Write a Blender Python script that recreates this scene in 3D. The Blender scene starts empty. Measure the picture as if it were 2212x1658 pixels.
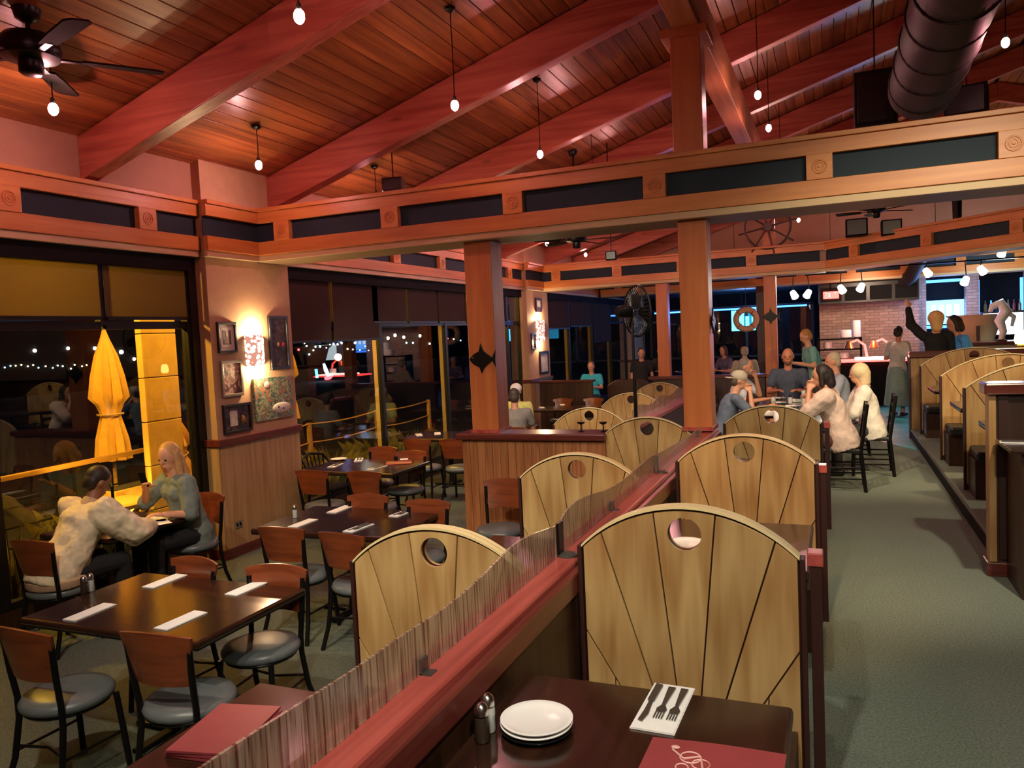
import bpy, bmesh, math, random
from mathutils import Vector, Matrix
random.seed(11)
S = bpy.context.scene
COL = S.collection
PI = math.pi

# ------------------------------------------------------------------ camera
F_PX, W_PX, H_PX = 1675.0, 2212, 1658
EYE = Vector((0, 0, 1.85))
_y, _p, _r = math.radians(22.55), math.radians(3.5), math.radians(2.7)
_fw = Vector((-math.sin(_y)*math.cos(_p), math.cos(_y)*math.cos(_p), -math.sin(_p)))
_rt = Vector((math.cos(_y), math.sin(_y), 0)); _up = _rt.cross(_fw)
CR = _rt*math.cos(_r) - _up*math.sin(_r)
CU = _rt*math.sin(_r) + _up*math.cos(_r)
cam = bpy.data.cameras.new('camera'); cam.sensor_width = 36; cam.lens = 36*F_PX/W_PX
cam.clip_start = .05; cam.clip_end = 400
camo = bpy.data.objects.new('camera', cam); COL.objects.link(camo)
camo.matrix_world = Matrix(((CR.x, CU.x, -_fw.x, EYE.x), (CR.y, CU.y, -_fw.y, EYE.y), (CR.z, CU.z, -_fw.z, EYE.z), (0, 0, 0, 1)))
S.camera = camo
def ray(px, py): return CR*((px-W_PX/2)/F_PX) + CU*(-(py-H_PX/2)/F_PX) + _fw
def onx(px, py, x): d = ray(px, py); return EYE + d*((x-EYE.x)/d.x)
def ony(px, py, y): d = ray(px, py); return EYE + d*((y-EYE.y)/d.y)
def onz(px, py, z): d = ray(px, py); return EYE + d*((z-EYE.z)/d.z)

# ------------------------------------------------------------------ world, exposure
vs = S.view_settings
S.display_settings.display_device = 'sRGB'
vs.view_transform = 'Standard'; vs.look = 'None'; vs.exposure = 0.55; vs.gamma = 1.0; vs.use_curve_mapping = False
world = bpy.data.worlds.new('night_sky'); S.world = world; world.use_nodes = True
bg = world.node_tree.nodes['Background']; bg.inputs[0].default_value = (.012, .016, .035, 1); bg.inputs[1].default_value = .35
cy = getattr(S, 'cycles', None)
if cy is not None:                                    # light path limits keep the render quick
    cy.max_bounces = 6; cy.diffuse_bounces = 3; cy.glossy_bounces = 3; cy.transmission_bounces = 3; cy.transparent_max_bounces = 8
    cy.caustics_reflective = False; cy.caustics_refractive = False; cy.sample_clamp_indirect = 4; cy.use_adaptive_sampling = True; cy.adaptive_threshold = .04; cy.adaptive_min_samples = 16
PINK = (1, .27, .33); WARM = (1, .87, .66); SODIUM = (1, .56, .06)
def lamp(name, kind, loc, energy, color, size=.05, target=None, angle=60, blend=.6, parent=None):
    l = bpy.data.lights.new(name, kind); l.energy = energy; l.color = color
    if kind == 'SPOT': l.spot_size = math.radians(angle); l.spot_blend = blend; l.shadow_soft_size = size
    elif kind == 'POINT': l.shadow_soft_size = size
    elif kind == 'AREA': l.size = size
    o = bpy.data.objects.new(name, l); COL.objects.link(o); o.location = loc
    if target is not None: o.rotation_euler = (Vector(target)-Vector(loc)).to_track_quat('-Z', 'Y').to_euler()
    if parent: o.parent = parent
    return o

# ------------------------------------------------------------------ mesh helpers
class MB:
    def __init__(s): s.v = []; s.f = []
    def add(s, vs, fs):
        o = len(s.v); s.v += [tuple(v) for v in vs]; s.f += [[i+o for i in f] for f in fs]; return s
    def box(s, x0, y0, z0, x1, y1, z1):
        return s.add([(x0,y0,z0),(x1,y0,z0),(x1,y1,z0),(x0,y1,z0),(x0,y0,z1),(x1,y0,z1),(x1,y1,z1),(x0,y1,z1)],
                     [(3,2,1,0),(4,5,6,7),(0,1,5,4),(1,2,6,5),(2,3,7,6),(3,0,4,7)])
    def rbox(s, c, size, M=None):
        M = M or Matrix.Identity(3); c = Vector(c); a, b, d = [k/2 for k in size]
        vs = [c + M @ Vector((i*a, j*b, k*d)) for k in (-1, 1) for i, j in ((-1,-1),(1,-1),(1,1),(-1,1))]
        return s.add(vs, [(3,2,1,0),(4,5,6,7),(0,1,5,4),(1,2,6,5),(2,3,7,6),(3,0,4,7)])
    def beam(s, a, b, w, h, up=(0,0,1)):            # bar of w x h from a to b
        a, b = Vector(a), Vector(b); d = (b-a); L = d.length; d.normalize()
        x = d.cross(Vector(up)).normalized(); z = x.cross(d)
        M = Matrix((x, d, z)).transposed()
        return s.rbox((a+b)/2, (w, L, h), M)
    def tube(s, pts, r, n=8):
        pts = [Vector(p) for p in pts]; m = len(pts); rs = r if isinstance(r, (list, tuple)) else [r]*m
        t0 = (pts[1]-pts[0]).normalized(); u = t0.orthogonal().normalized(); vs = []
        for i, p in enumerate(pts):
            t = (pts[min(i+1, m-1)]-pts[max(i-1, 0)]).normalized()
            u = (u - t*u.dot(t)).normalized(); w = t.cross(u)
            vs += [p + (u*math.cos(2*PI*k/n) + w*math.sin(2*PI*k/n))*rs[i] for k in range(n)]
        fs = [[i*n+k, i*n+(k+1)%n, (i+1)*n+(k+1)%n, (i+1)*n+k] for i in range(m-1) for k in range(n)]
        fs += [list(range(n))[::-1], [(m-1)*n+k for k in range(n)]]
        return s.add(vs, fs)
    def lathe(s, prof, c=(0,0,0), n=24, M=None):
        M = M or Matrix.Identity(3); c = Vector(c); vs = []
        for r, z in prof:
            vs += [c + M @ Vector((max(r, 1e-4)*math.cos(2*PI*k/n), max(r, 1e-4)*math.sin(2*PI*k/n), z)) for k in range(n)]
        m = len(prof)
        fs = [[i*n+k, i*n+(k+1)%n, (i+1)*n+(k+1)%n, (i+1)*n+k] for i in range(m-1) for k in range(n)]
        fs += [list(range(n))[::-1], [(m-1)*n+k for k in range(n)]]
        return s.add(vs, fs)
    def ell(s, c, r, n=14, M=None):
        if not isinstance(r, (list, tuple)): r = (r, r, r)
        M = M or Matrix.Identity(3); c = Vector(c); m = max(6, n//2); vs = []
        for i in range(1, m):
            a = PI*i/m
            vs += [c + M @ Vector((r[0]*math.sin(a)*math.cos(2*PI*k/n), r[1]*math.sin(a)*math.sin(2*PI*k/n), -r[2]*math.cos(a))) for k in range(n)]
        vs += [c + M @ Vector((0,0,-r[2])), c + M @ Vector((0,0,r[2]))]; b = (m-1)*n
        fs = [[i*n+k, i*n+(k+1)%n, (i+1)*n+(k+1)%n, (i+1)*n+k] for i in range(m-2) for k in range(n)]
        fs += [[b, (k+1)%n, k] for k in range(n)] + [[b+1, (m-2)*n+k, (m-2)*n+(k+1)%n] for k in range(n)]
        return s.add(vs, fs)
    def cap(s, a, b, ra, rb, n=10):                  # tapered capsule
        a, b = Vector(a), Vector(b); d = b-a; L = max(d.length, 1e-4); d = d/L
        q = d.to_track_quat('Z', 'Y').to_matrix(); pr = []
        for i in range(4): t = PI/2*(1-i/4); pr.append((ra*math.cos(t), -ra*math.sin(t)))
        pr.append((ra, 0)); pr.append((rb, L))
        for i in range(1, 5): t = PI/2*i/4; pr.append((rb*math.cos(t), L+rb*math.sin(t)))
        return s.lathe(pr, a, n, q)
    def prism(s, poly, plane, a, b):
        n = len(poly)
        def P(p, d): return {'xy': (p[0], p[1], d), 'xz': (p[0], d, p[1]), 'yz': (d, p[0], p[1])}[plane]
        vs = [P(p, a) for p in poly] + [P(p, b) for p in poly]
        fs = [list(range(n)), [n+i for i in range(n)][::-1]] + [[i, (i+1)%n, n+(i+1)%n, n+i] for i in range(n)]
        return s.add(vs, fs)
    def torus(s, c, R, r, M=None, n=32, k=8, a0=0, a1=2*PI):
        M = M or Matrix.Identity(3); c = Vector(c); closed = abs(a1-a0-2*PI) < 1e-6; m = n if closed else n+1
        vs = []
        for i in range(m):
            t = a0+(a1-a0)*i/n
            for j in range(k):
                p = 2*PI*j/k; q = R+r*math.cos(p); vs.append(c + M @ Vector((q*math.cos(t), q*math.sin(t), r*math.sin(p))))
        fs = [[i*k+j, ((i+1)%m)*k+j, ((i+1)%m)*k+(j+1)%k, i*k+(j+1)%k] for i in range(n) for j in range(k)]
        return s.add(vs, fs)
    def xf(s, M, t=(0,0,0)):
        t = Vector(t); s.v = [tuple(M @ Vector(v) + t) for v in s.v]; return s
    def build(s, name, m, parent=None, smooth=False, bev=0, loc=None):
        me = bpy.data.meshes.new(name); me.from_pydata(s.v, [], s.f)
        bm = bmesh.new(); bm.from_mesh(me); bmesh.ops.recalc_face_normals(bm, faces=bm.faces[:]); bm.to_mesh(me); bm.free()
        if smooth: me.polygons.foreach_set('use_smooth', [True]*len(me.polygons))
        me.materials.append(MAT[m] if isinstance(m, str) else m)
        o = bpy.data.objects.new(name, me); COL.objects.link(o)
        if parent: o.parent = parent
        if loc is not None: o.location = loc
        if bev:
            b = o.modifiers.new('bevel', 'BEVEL'); b.width = bev; b.segments = 2; b.limit_method = 'ANGLE'
        if smooth:
            try: me.set_sharp_from_angle(angle=math.radians(50))
            except Exception: pass
        return o
def RZ(a): return Matrix.Rotation(a, 3, 'Z')
def RX(a): return Matrix.Rotation(a, 3, 'X')
def RY(a): return Matrix.Rotation(a, 3, 'Y')
def tag(o, label=None, cat=None, group=None, kind=None):
    if label: o['label'] = label
    if cat: o['category'] = cat
    if group: o['group'] = group
    if kind: o['kind'] = kind
    return o
def thing(name, label, cat, loc=(0,0,0), rz=0, group=None):
    o = bpy.data.objects.new(name, None); COL.objects.link(o); o.empty_display_size = .1
    o.location = loc; o.rotation_euler = (0, 0, rz); return tag(o, label, cat, group)
def struct(o, label=None): return tag(o, label, None, None, 'structure')
def sthing(name, label=None, loc=(0,0,0), rz=0):
    o = bpy.data.objects.new(name, None); COL.objects.link(o); o.empty_display_size = .1; o.location = loc; o.rotation_euler = (0,0,rz)
    return struct(o, label)
def copy_tree(o, parent=None):
    c = o.copy(); COL.objects.link(c); c.parent = parent
    for ch in [x for x in KIDS(o)]: copy_tree(ch, c)
    return c
def KIDS(o): return [x for x in COL.objects if x.parent == o]
class Proto:                                         # first use returns the original, then copies with their parts
    def __init__(s, fn): s.fn = fn; s.o = None; s.kids = None
    def __call__(s, label, loc, rz=0, group=None, scale=None):
        if s.o is None:
            s.o = s.fn(); o = s.o; s.tree = s._tree(o)
        else: o = s._copy(s.tree, None)
        o.location = loc; o.rotation_euler = (0, 0, rz); o['label'] = label
        if group: o['group'] = group
        elif 'group' in o: del o['group']
        if scale: o.scale = scale
        return o
    def _tree(s, o): return (o, [s._tree(c) for c in KIDS(o)])
    def _copy(s, t, parent):
        c = t[0].copy(); COL.objects.link(c); c.parent = parent
        for k in t[1]: s._copy(k, c)
        return c

# ------------------------------------------------------------------ materials
MAT = {}
def new_mat(name):
    m = bpy.data.materials.new(name); m.use_nodes = True; MAT[name] = m
    return m, m.node_tree.nodes, m.node_tree.links, m.node_tree.nodes['Principled BSDF']
def C4(c): return (c[0], c[1], c[2], 1)
def plain(name, c, rough=.5, metal=0, spec=.5, noise=0, scale=40, bump=0, coat=0):
    m, N, L, B = new_mat(name)
    B.inputs['Base Color'].default_value = C4(c); B.inputs['Roughness'].default_value = rough; B.inputs['Metallic'].default_value = metal
    B.inputs['Specular IOR Level'].default_value = spec; B.inputs['Coat Weight'].default_value = coat
    if noise or bump:
        tc = N.new('ShaderNodeTexCoord'); no = N.new('ShaderNodeTexNoise'); no.inputs['Scale'].default_value = scale; no.inputs['Detail'].default_value = 4
        L.new(tc.outputs['Object'], no.inputs['Vector'])
        if noise:
            r = N.new('ShaderNodeValToRGB'); e = r.color_ramp.elements
            e[0].position = .3; e[1].position = .7
            e[0].color = C4([k*(1-noise) for k in c]); e[1].color = C4([min(1, k*(1+noise)) for k in c])
            L.new(no.outputs['Fac'], r.inputs['Fac']); L.new(r.outputs['Color'], B.inputs['Base Color'])
        if bump:
            b = N.new('ShaderNodeBump'); b.inputs['Strength'].default_value = bump; b.inputs['Distance'].default_value = .01
            L.new(no.outputs['Fac'], b.inputs['Height']); L.new(b.outputs['Normal'], B.inputs['Normal'])
    return m
def wood(name, c1, c2, axis=1, scale=6, rough=.4, vary=.25, stripes=0, coat=0, knots=0, spec=.5, figure=0):
    m, N, L, B = new_mat(name)
    tc = N.new('ShaderNodeTexCoord'); mp = N.new('ShaderNodeMapping'); sc = [scale*3]*3; sc[axis] = scale*.18; mp.inputs['Scale'].default_value = sc
    oi = N.new('ShaderNodeObjectInfo'); ad = N.new('ShaderNodeVectorMath'); ad.operation = 'ADD'
    mul = N.new('ShaderNodeMath'); mul.operation = 'MULTIPLY'; mul.inputs[1].default_value = 37
    L.new(oi.outputs['Random'], mul.inputs[0]); L.new(tc.outputs['Object'], mp.inputs['Vector']); L.new(mp.outputs['Vector'], ad.inputs[0]); L.new(mul.outputs[0], ad.inputs[1])
    no = N.new('ShaderNodeTexNoise'); no.inputs['Scale'].default_value = 1; no.inputs['Detail'].default_value = 5; no.inputs['Distortion'].default_value = .6
    L.new(ad.outputs[0], no.inputs['Vector'])
    r = N.new('ShaderNodeValToRGB'); e = r.color_ramp.elements; e[0].position = .32; e[1].position = .68; e[0].color = C4(c2); e[1].color = C4(c1)
    if figure:                                        # cathedral figure: warped bands along the grain
        wv = N.new('ShaderNodeTexWave'); wv.wave_type = 'RINGS'; wv.inputs['Scale'].default_value = .55; wv.inputs['Distortion'].default_value = 5; wv.inputs['Detail'].default_value = 2; wv.inputs['Detail Scale'].default_value = 1.2
        L.new(ad.outputs[0], wv.inputs['Vector']); mf = N.new('ShaderNodeMix'); mf.inputs['Factor'].default_value = figure; L.new(no.outputs['Fac'], mf.inputs['A']); L.new(wv.outputs['Fac'], mf.inputs['B']); L.new(mf.outputs['Result'], r.inputs['Fac']); e[0].position = .2; e[1].position = .8
    else: L.new(no.outputs['Fac'], r.inputs['Fac'])
    hs = N.new('ShaderNodeHueSaturation'); mr = N.new('ShaderNodeMapRange'); mr.inputs['To Min'].default_value = 1-vary; mr.inputs['To Max'].default_value = 1+vary
    L.new(oi.outputs['Random'], mr.inputs['Value']); L.new(mr.outputs[0], hs.inputs['Value']); L.new(r.outputs['Color'], hs.inputs['Color'])
    out = hs.outputs['Color']
    if knots:
        vo = N.new('ShaderNodeTexVoronoi'); vo.inputs['Scale'].default_value = 1
        mp2 = N.new('ShaderNodeMapping'); s2 = [5]*3; s2[axis] = 1.6; mp2.inputs['Scale'].default_value = s2
        L.new(tc.outputs['Object'], mp2.inputs['Vector']); L.new(mp2.outputs['Vector'], vo.inputs['Vector'])
        kr = N.new('ShaderNodeValToRGB'); k = kr.color_ramp.elements; k[0].position = .05; k[1].position = .16; k[0].color = (1-knots,)*3+(1,); k[1].color = (1,1,1,1)
        mx = N.new('ShaderNodeMix'); mx.data_type = 'RGBA'; mx.blend_type = 'MULTIPLY'; mx.inputs['Factor'].default_value = 1
        L.new(vo.outputs['Distance'], kr.inputs['Fac']); L.new(out, mx.inputs['A']); L.new(kr.outputs['Color'], mx.inputs['B']); out = mx.outputs['Result']
    L.new(out, B.inputs['Base Color'])
    B.inputs['Roughness'].default_value = rough; B.inputs['Coat Weight'].default_value = coat; B.inputs['Coat Roughness'].default_value = .15
    B.inputs['Specular IOR Level'].default_value = spec
    b = N.new('ShaderNodeBump'); b.inputs['Strength'].default_value = .08; b.inputs['Distance'].default_value = .004
    L.new(no.outputs['Fac'], b.inputs['Height']); L.new(b.outputs['Normal'], B.inputs['Normal'])
    return m
def emit(name, c, strength):
    m, N, L, B = new_mat(name); B.inputs['Base Color'].default_value = C4(c)
    B.inputs['Emission Color'].default_value = C4(c); B.inputs['Emission Strength'].default_value = strength
    try: m.cycles.emission_sampling = 'NONE'
    except Exception: pass
    return m
def lin(*c):                                          # sRGB 0-255 to linear
    return tuple((k/255/12.92 if k/255 <= .04045 else ((k/255+.055)/1.055)**2.4) for k in c)
wood('plank_wood', lin(176,110,58), lin(122,68,36), 1, 5, .36, .28, knots=.6, spec=.5)
wood('beam_wood', lin(202,114,90), lin(160,74,57), 0, 5, .36, .08, knots=.4)
wood('frieze_wood', lin(208,138,72), lin(184,110,52), 0, 5, .4, .05)
wood('frieze_wood_y', lin(180,116,70), lin(150,88,50), 1, 5, .6, .05)
wood('post_wood', lin(196,116,62), lin(176,96,50), 2, 5, .42, .05)
wood('maple_board', lin(190,158,106), lin(152,112,66), 2, 7, .36, .12, figure=.3)
wood('wainscot_wood', lin(204,168,120), lin(176,136,88), 2, 6, .42, .12)
wood('beadboard', lin(176,116,72), lin(140,84,50), 2, 9, .45, .1)
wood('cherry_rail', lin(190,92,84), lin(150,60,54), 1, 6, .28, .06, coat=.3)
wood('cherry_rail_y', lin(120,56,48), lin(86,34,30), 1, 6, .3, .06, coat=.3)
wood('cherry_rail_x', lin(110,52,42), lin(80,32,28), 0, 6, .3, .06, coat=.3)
wood('table_wood', lin(58,34,24), lin(38,22,16), 0, 5, .17, .08, coat=.4)
wood('table_wood_y', lin(58,34,24), lin(38,22,16), 1, 5, .17, .08, coat=.4)
wood('chair_wood', lin(136,68,36), lin(104,48,26), 0, 6, .3, .1, coat=.3)
wood('dark_wood', lin(70,42,28), lin(45,26,18), 2, 6, .4, .1)
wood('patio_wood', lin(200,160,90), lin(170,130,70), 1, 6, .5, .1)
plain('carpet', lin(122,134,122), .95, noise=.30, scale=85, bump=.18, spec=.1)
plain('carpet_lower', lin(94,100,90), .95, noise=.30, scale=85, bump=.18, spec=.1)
plain('bar_floor', lin(60,170,190), .38, noise=.5, scale=1.6)
plain('teal_panel', lin(20,42,54), .75, noise=.12, scale=60)
plain('cream_trim', lin(196,170,128), .5)
plain('soffit_paint', lin(150,128,96), .6)
plain('wall_paint', lin(196,160,124), .7, noise=.05, scale=8)
plain('upper_paint', lin(186,140,116), .7, noise=.05, scale=6)
plain('black_metal', lin(26,24,24), .38, .6)
plain('window_metal', lin(30,28,26), .45, .3)
plain('sash_cream', lin(190,160,90), .5)
plain('grey_vinyl', lin(96,102,104), .36, noise=.08, scale=14, bump=.05)
plain('black_vinyl', lin(34,33,33), .4, noise=.1, scale=14)
plain('edge_dark', lin(52,24,20), .45)
plain('edge_light', lin(222,200,150), .45)
plain('ceramic', (.93,.93,.92), .18)
plain('ceramic_black', lin(24,24,26), .2)
plain('napkin_paper', (.9,.91,.9), .8, noise=.03, scale=30)
plain('steel', lin(190,190,185), .25, 1)
plain('dull_steel', lin(120,118,114), .4, .8)
plain('salt', lin(225,222,215), .6)
plain('pepper', lin(60,42,28), .7)
plain('menu_red', lin(150,64,68), .38, noise=.06, scale=12)
plain('menu_print', lin(226,180,172), .5)
plain('frame_black', lin(28,22,22), .35)
plain('frame_silver', lin(150,140,120), .35, .5)
plain('mat_white', lin(225,220,208), .7)
plain('duct_black', lin(34,28,28), .65, .1, bump=.1, scale=12)
plain('box_black', lin(18,16,16), .8, spec=.2)
plain('asphalt', lin(60,58,55), .9, noise=.2, scale=8)
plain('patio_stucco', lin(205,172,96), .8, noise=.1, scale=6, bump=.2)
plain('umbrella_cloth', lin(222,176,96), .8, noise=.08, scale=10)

plain('foliage', lin(120,110,50), .7, noise=.3, scale=20)
plain('leaf_green', lin(110,160,40), .5)
plain('hood_steel', lin(64,62,60), .4, .6)
plain('stone', lin(150,140,120), .8, noise=.15, scale=10, bump=.2)
plain('brass', lin(170,130,70), .3, .8)
plain('white_plastic', lin(235,235,230), .4)
plain('outlet_grey', lin(140,130,110), .5)
emit('bulb', (1, .72, .62), 90); emit('spot_face', (1, .9, .75), 16)
emit('sconce_glow', (1, .78, .5), 9); emit('exit_red', (1, .05, .04), 6); emit('neon_blue', (.05, .22, 1), 3.5)
emit('neon_cyan', (.05, .55, 1), 5); emit('screen_blue', (.12, .4, 1), 3); emit('screen_white', (.85, 1, 1), 2.2)
emit('city_white', (1, .92, .8), 9); emit('city_warm', (1, .75, .4), 8); emit('city_cyan', (.4, .9, 1), 6); emit('city_red', (1, .06, .08), 5)
emit('red_glow', (1, .06, .05), 5); emit('orange_lamp', (1, .45, .12), 10); emit('white_glow', (1, .8, .7), 5)
# carpet grid weave
def glass_mat(name, tint=(1,1,1), refl=1.0, ior=1.5):
    m, N, L, B = new_mat(name); N.remove(B); out = N['Material Output']
    t = N.new('ShaderNodeBsdfTransparent'); t.inputs[0].default_value = C4(tint); g = N.new('ShaderNodeBsdfGlossy'); g.inputs['Roughness'].default_value = .0
    g.inputs[0].default_value = (1,1,1,1)
    ge = N.new('ShaderNodeNewGeometry'); dt = N.new('ShaderNodeVectorMath'); dt.operation = 'DOT_PRODUCT'; L.new(ge.outputs['Normal'], dt.inputs[0]); L.new(ge.outputs['Incoming'], dt.inputs[1])
    def mth(op, a, b=None, c=None):
        n = N.new('ShaderNodeMath'); n.operation = op
        for i, k in enumerate((a, b, c)):
            if k is None: continue
            if isinstance(k, (int, float)): n.inputs[i].default_value = k
            else: L.new(k, n.inputs[i])
        return n.outputs[0]
    fr = mth('MULTIPLY_ADD', mth('POWER', mth('SUBTRACT', 1, mth('ABSOLUTE', dt.outputs['Value'])), 5), .96*refl, .04*refl)
    mx = N.new('ShaderNodeMixShader'); L.new(fr, mx.inputs[0]); L.new(t.outputs[0], mx.inputs[1]); L.new(g.outputs[0], mx.inputs[2]); L.new(mx.outputs[0], out.inputs[0])
glass_mat('window_glass', (.94,.95,.94), 1.25); glass_mat('clear_glass', (.9,.92,.92), .8, 1.45)
def reed_mat():
    m, N, L, B = new_mat('reed_panel')
    tc = N.new('ShaderNodeTexCoord'); mp = N.new('ShaderNodeMapping'); mp.inputs['Scale'].default_value = (10, 95, 3)
    no = N.new('ShaderNodeTexNoise'); no.inputs['Scale'].default_value = 1; no.inputs['Detail'].default_value = 3
    r = N.new('ShaderNodeValToRGB'); e = r.color_ramp.elements; e[0].position = .38; e[1].position = .62; e[0].color = C4(lin(110,62,48)); e[1].color = C4(lin(216,196,172))
    ra = N.new('ShaderNodeValToRGB'); a = ra.color_ramp.elements; a[0].position = .35; a[1].position = .65; a[0].color = (.8,)*3+(1,); a[1].color = (.42,)*3+(1,)
    L.new(tc.outputs['Object'], mp.inputs['Vector']); L.new(mp.outputs[0], no.inputs['Vector']); L.new(no.outputs['Fac'], r.inputs['Fac']); L.new(no.outputs['Fac'], ra.inputs['Fac'])
    L.new(r.outputs['Color'], B.inputs['Base Color']); L.new(ra.outputs['Color'], B.inputs['Alpha']); B.inputs['Roughness'].default_value = .22
reed_mat()
def shade_mat(name, c, tr):
    m = plain(name, c, .9, noise=.12, scale=90); N, L = m.node_tree.nodes, m.node_tree.links; t = N.new('ShaderNodeBsdfTranslucent'); t.inputs[0].default_value = C4(c)
    mx = N.new('ShaderNodeMixShader'); mx.inputs[0].default_value = tr; L.new(N['Principled BSDF'].outputs[0], mx.inputs[1]); L.new(t.outputs[0], mx.inputs[2]); L.new(mx.outputs[0], N['Material Output'].inputs[0])
shade_mat('shade_cloth', lin(142,128,76), .55); shade_mat('shade_dark', lin(70,52,44), .25)
def brick_mat():
    m, N, L, B = new_mat('brick'); tc = N.new('ShaderNodeTexCoord'); mp = N.new('ShaderNodeMapping'); mp.inputs['Rotation'].default_value = (PI/2, 0, 0)
    b = N.new('ShaderNodeTexBrick'); b.inputs['Color1'].default_value = C4(lin(208,162,136)); b.inputs['Color2'].default_value = C4(lin(186,138,114)); b.inputs['Mortar'].default_value = C4(lin(150,120,104))
    b.inputs['Scale'].default_value = 1; b.inputs['Brick Width'].default_value = .22; b.inputs['Row Height'].default_value = .075; b.inputs['Mortar Size'].default_value = .008
    L.new(tc.outputs['Object'], mp.inputs['Vector']); L.new(mp.outputs[0], b.inputs['Vector']); L.new(b.outputs['Color'], B.inputs['Base Color']); B.inputs['Roughness'].default_value = .8
brick_mat()
def art_mat(name, cols, scale, seed=0):
    m, N, L, B = new_mat(name); tc = N.new('ShaderNodeTexCoord'); mp = N.new('ShaderNodeMapping'); mp.inputs['Location'].default_value = (seed, seed*.7, seed*1.3)
    no = N.new('ShaderNodeTexNoise'); no.inputs['Scale'].default_value = scale; no.inputs['Detail'].default_value = 3; no.inputs['Distortion'].default_value = 1.2
    r = N.new('ShaderNodeValToRGB'); r.color_ramp.interpolation = 'CONSTANT'; el = r.color_ramp.elements
    while len(el) < len(cols): el.new(.5)
    for i, c in enumerate(cols): el[i].position = .3+.4*i/len(cols) if i else 0; el[i].color = C4(lin(*c))
    L.new(tc.outputs['Object'], mp.inputs['Vector']); L.new(mp.outputs[0], no.inputs['Vector']); L.new(no.outputs['Fac'], r.inputs['Fac']); L.new(r.outputs['Color'], B.inputs['Base Color']); B.inputs['Roughness'].default_value = .5
art_mat('art_teal', [(200,190,150),(90,130,110),(170,170,120),(60,110,105),(190,120,80),(110,140,120)], 9)
art_mat('art_fig', [(150,110,80),(220,200,170),(180,120,100),(70,40,36),(120,70,50)], 9, 3)
art_mat('art_dark', [(30,24,26),(50,36,36),(90,70,60),(24,20,24)], 8, 5)
art_mat('art_pale', [(215,210,195),(190,186,170),(225,220,205)], 12, 7)
def sconce_mat():
    m, N, L, B = new_mat('sconce_shade'); tc = N.new('ShaderNodeTexCoord'); no = N.new('ShaderNodeTexVoronoi'); no.inputs['Scale'].default_value = 22
    r = N.new('ShaderNodeValToRGB'); e = r.color_ramp.elements; e[0].position = .42; e[1].position = .52; e[0].color = (1, .82, .6, 1); e[1].color = (.16, .07, .05, 1)
    L.new(tc.outputs['Object'], no.inputs['Vector']); L.new(no.outputs['Distance'], r.inputs['Fac']); L.new(r.outputs['Color'], B.inputs['Emission Color']); B.inputs['Emission Strength'].default_value = 3.2; m.cycles.emission_sampling = 'NONE'
    B.inputs['Base Color'].default_value = C4(lin(120,80,60))
sconce_mat()
# ------------------------------------------------------------------ room shell
ZL = -0.32
def quick(name, m, *boxes, parent=None, bev=0):
    b = MB()
    for q in boxes: b.box(*q)
    return b.build(name, m, parent, bev=bev)
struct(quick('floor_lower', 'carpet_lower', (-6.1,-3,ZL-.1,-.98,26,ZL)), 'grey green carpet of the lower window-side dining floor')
b = MB(); b.box(-.98,-3,ZL,9,7.3,0); b.box(-1.4,7.3,ZL,9,9.2,0); b.box(-2.3,9.2,ZL,9,26,0)
struct(b.build('floor_aisle', 'carpet'), 'grey green carpet of the raised aisle floor')
b = MB(); b.prism([(-2.2,16.2),(-1.2,15.3),(-.4,14.4),(.42,13.32),(1.06,12.05),(1.06,13.4),(9,13.4),(9,26),(-2.2,26)], 'xy', 0, .006)
struct(b.build('floor_bar', 'bar_floor'), 'glossy teal bar floor beyond the carpet')
pf = sthing('floor_platform', 'low raised platform carrying the booths right of the aisle')
quick('platform_slab', 'carpet', (1.1,6.3,0,9,13.3,.14), parent=pf); quick('edge_strip', 'dull_steel', (1.08,6.3,.125,1.1,13.3,.142), parent=pf)
quick('platform_kick', 'box_black', (1.085,6.3,.006,1.1,13.3,.125), parent=pf)
struct(quick('wall_back', 'upper_paint', (-6.2,-3.2,ZL,9,-3,6.8)), 'plain painted wall behind the viewer')
struct(quick('wall_right', 'wall_paint', (9,-3,ZL,9.2,26,6.8)), 'painted wall far to the right')
struct(quick('wall_far', 'box_black', (-6.2,26,ZL,9,26.2,6)), 'dark far wall of the bar room')
struct(quick('wall_far_upper', 'upper_paint', (-6.1,21.25,2.8,9,21.35,6.4)), 'tan upper wall above the farthest frieze')
struct(quick('ceiling_bar', 'box_black', (-6.1,21.3,2.86,9,26,2.95)), 'dark flat ceiling over the bar')
wl = sthing('wall_left', 'painted wall pieces between and above the windows')
for y0, y1 in ((-3,6.16),(7.45,15.1),(16.4,24.2)): quick('upper_wall', 'upper_paint', (-6.12,y0,2.82,-5.97,y1,3.95), parent=wl)
for y0, y1 in ((-3,6.05),(7.5,15.1),(16.4,24.2)): quick('low_wall', 'dark_wood', (-6.12,y0,ZL,-6.0,y1,-.12), parent=wl)
COLS = []
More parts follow.
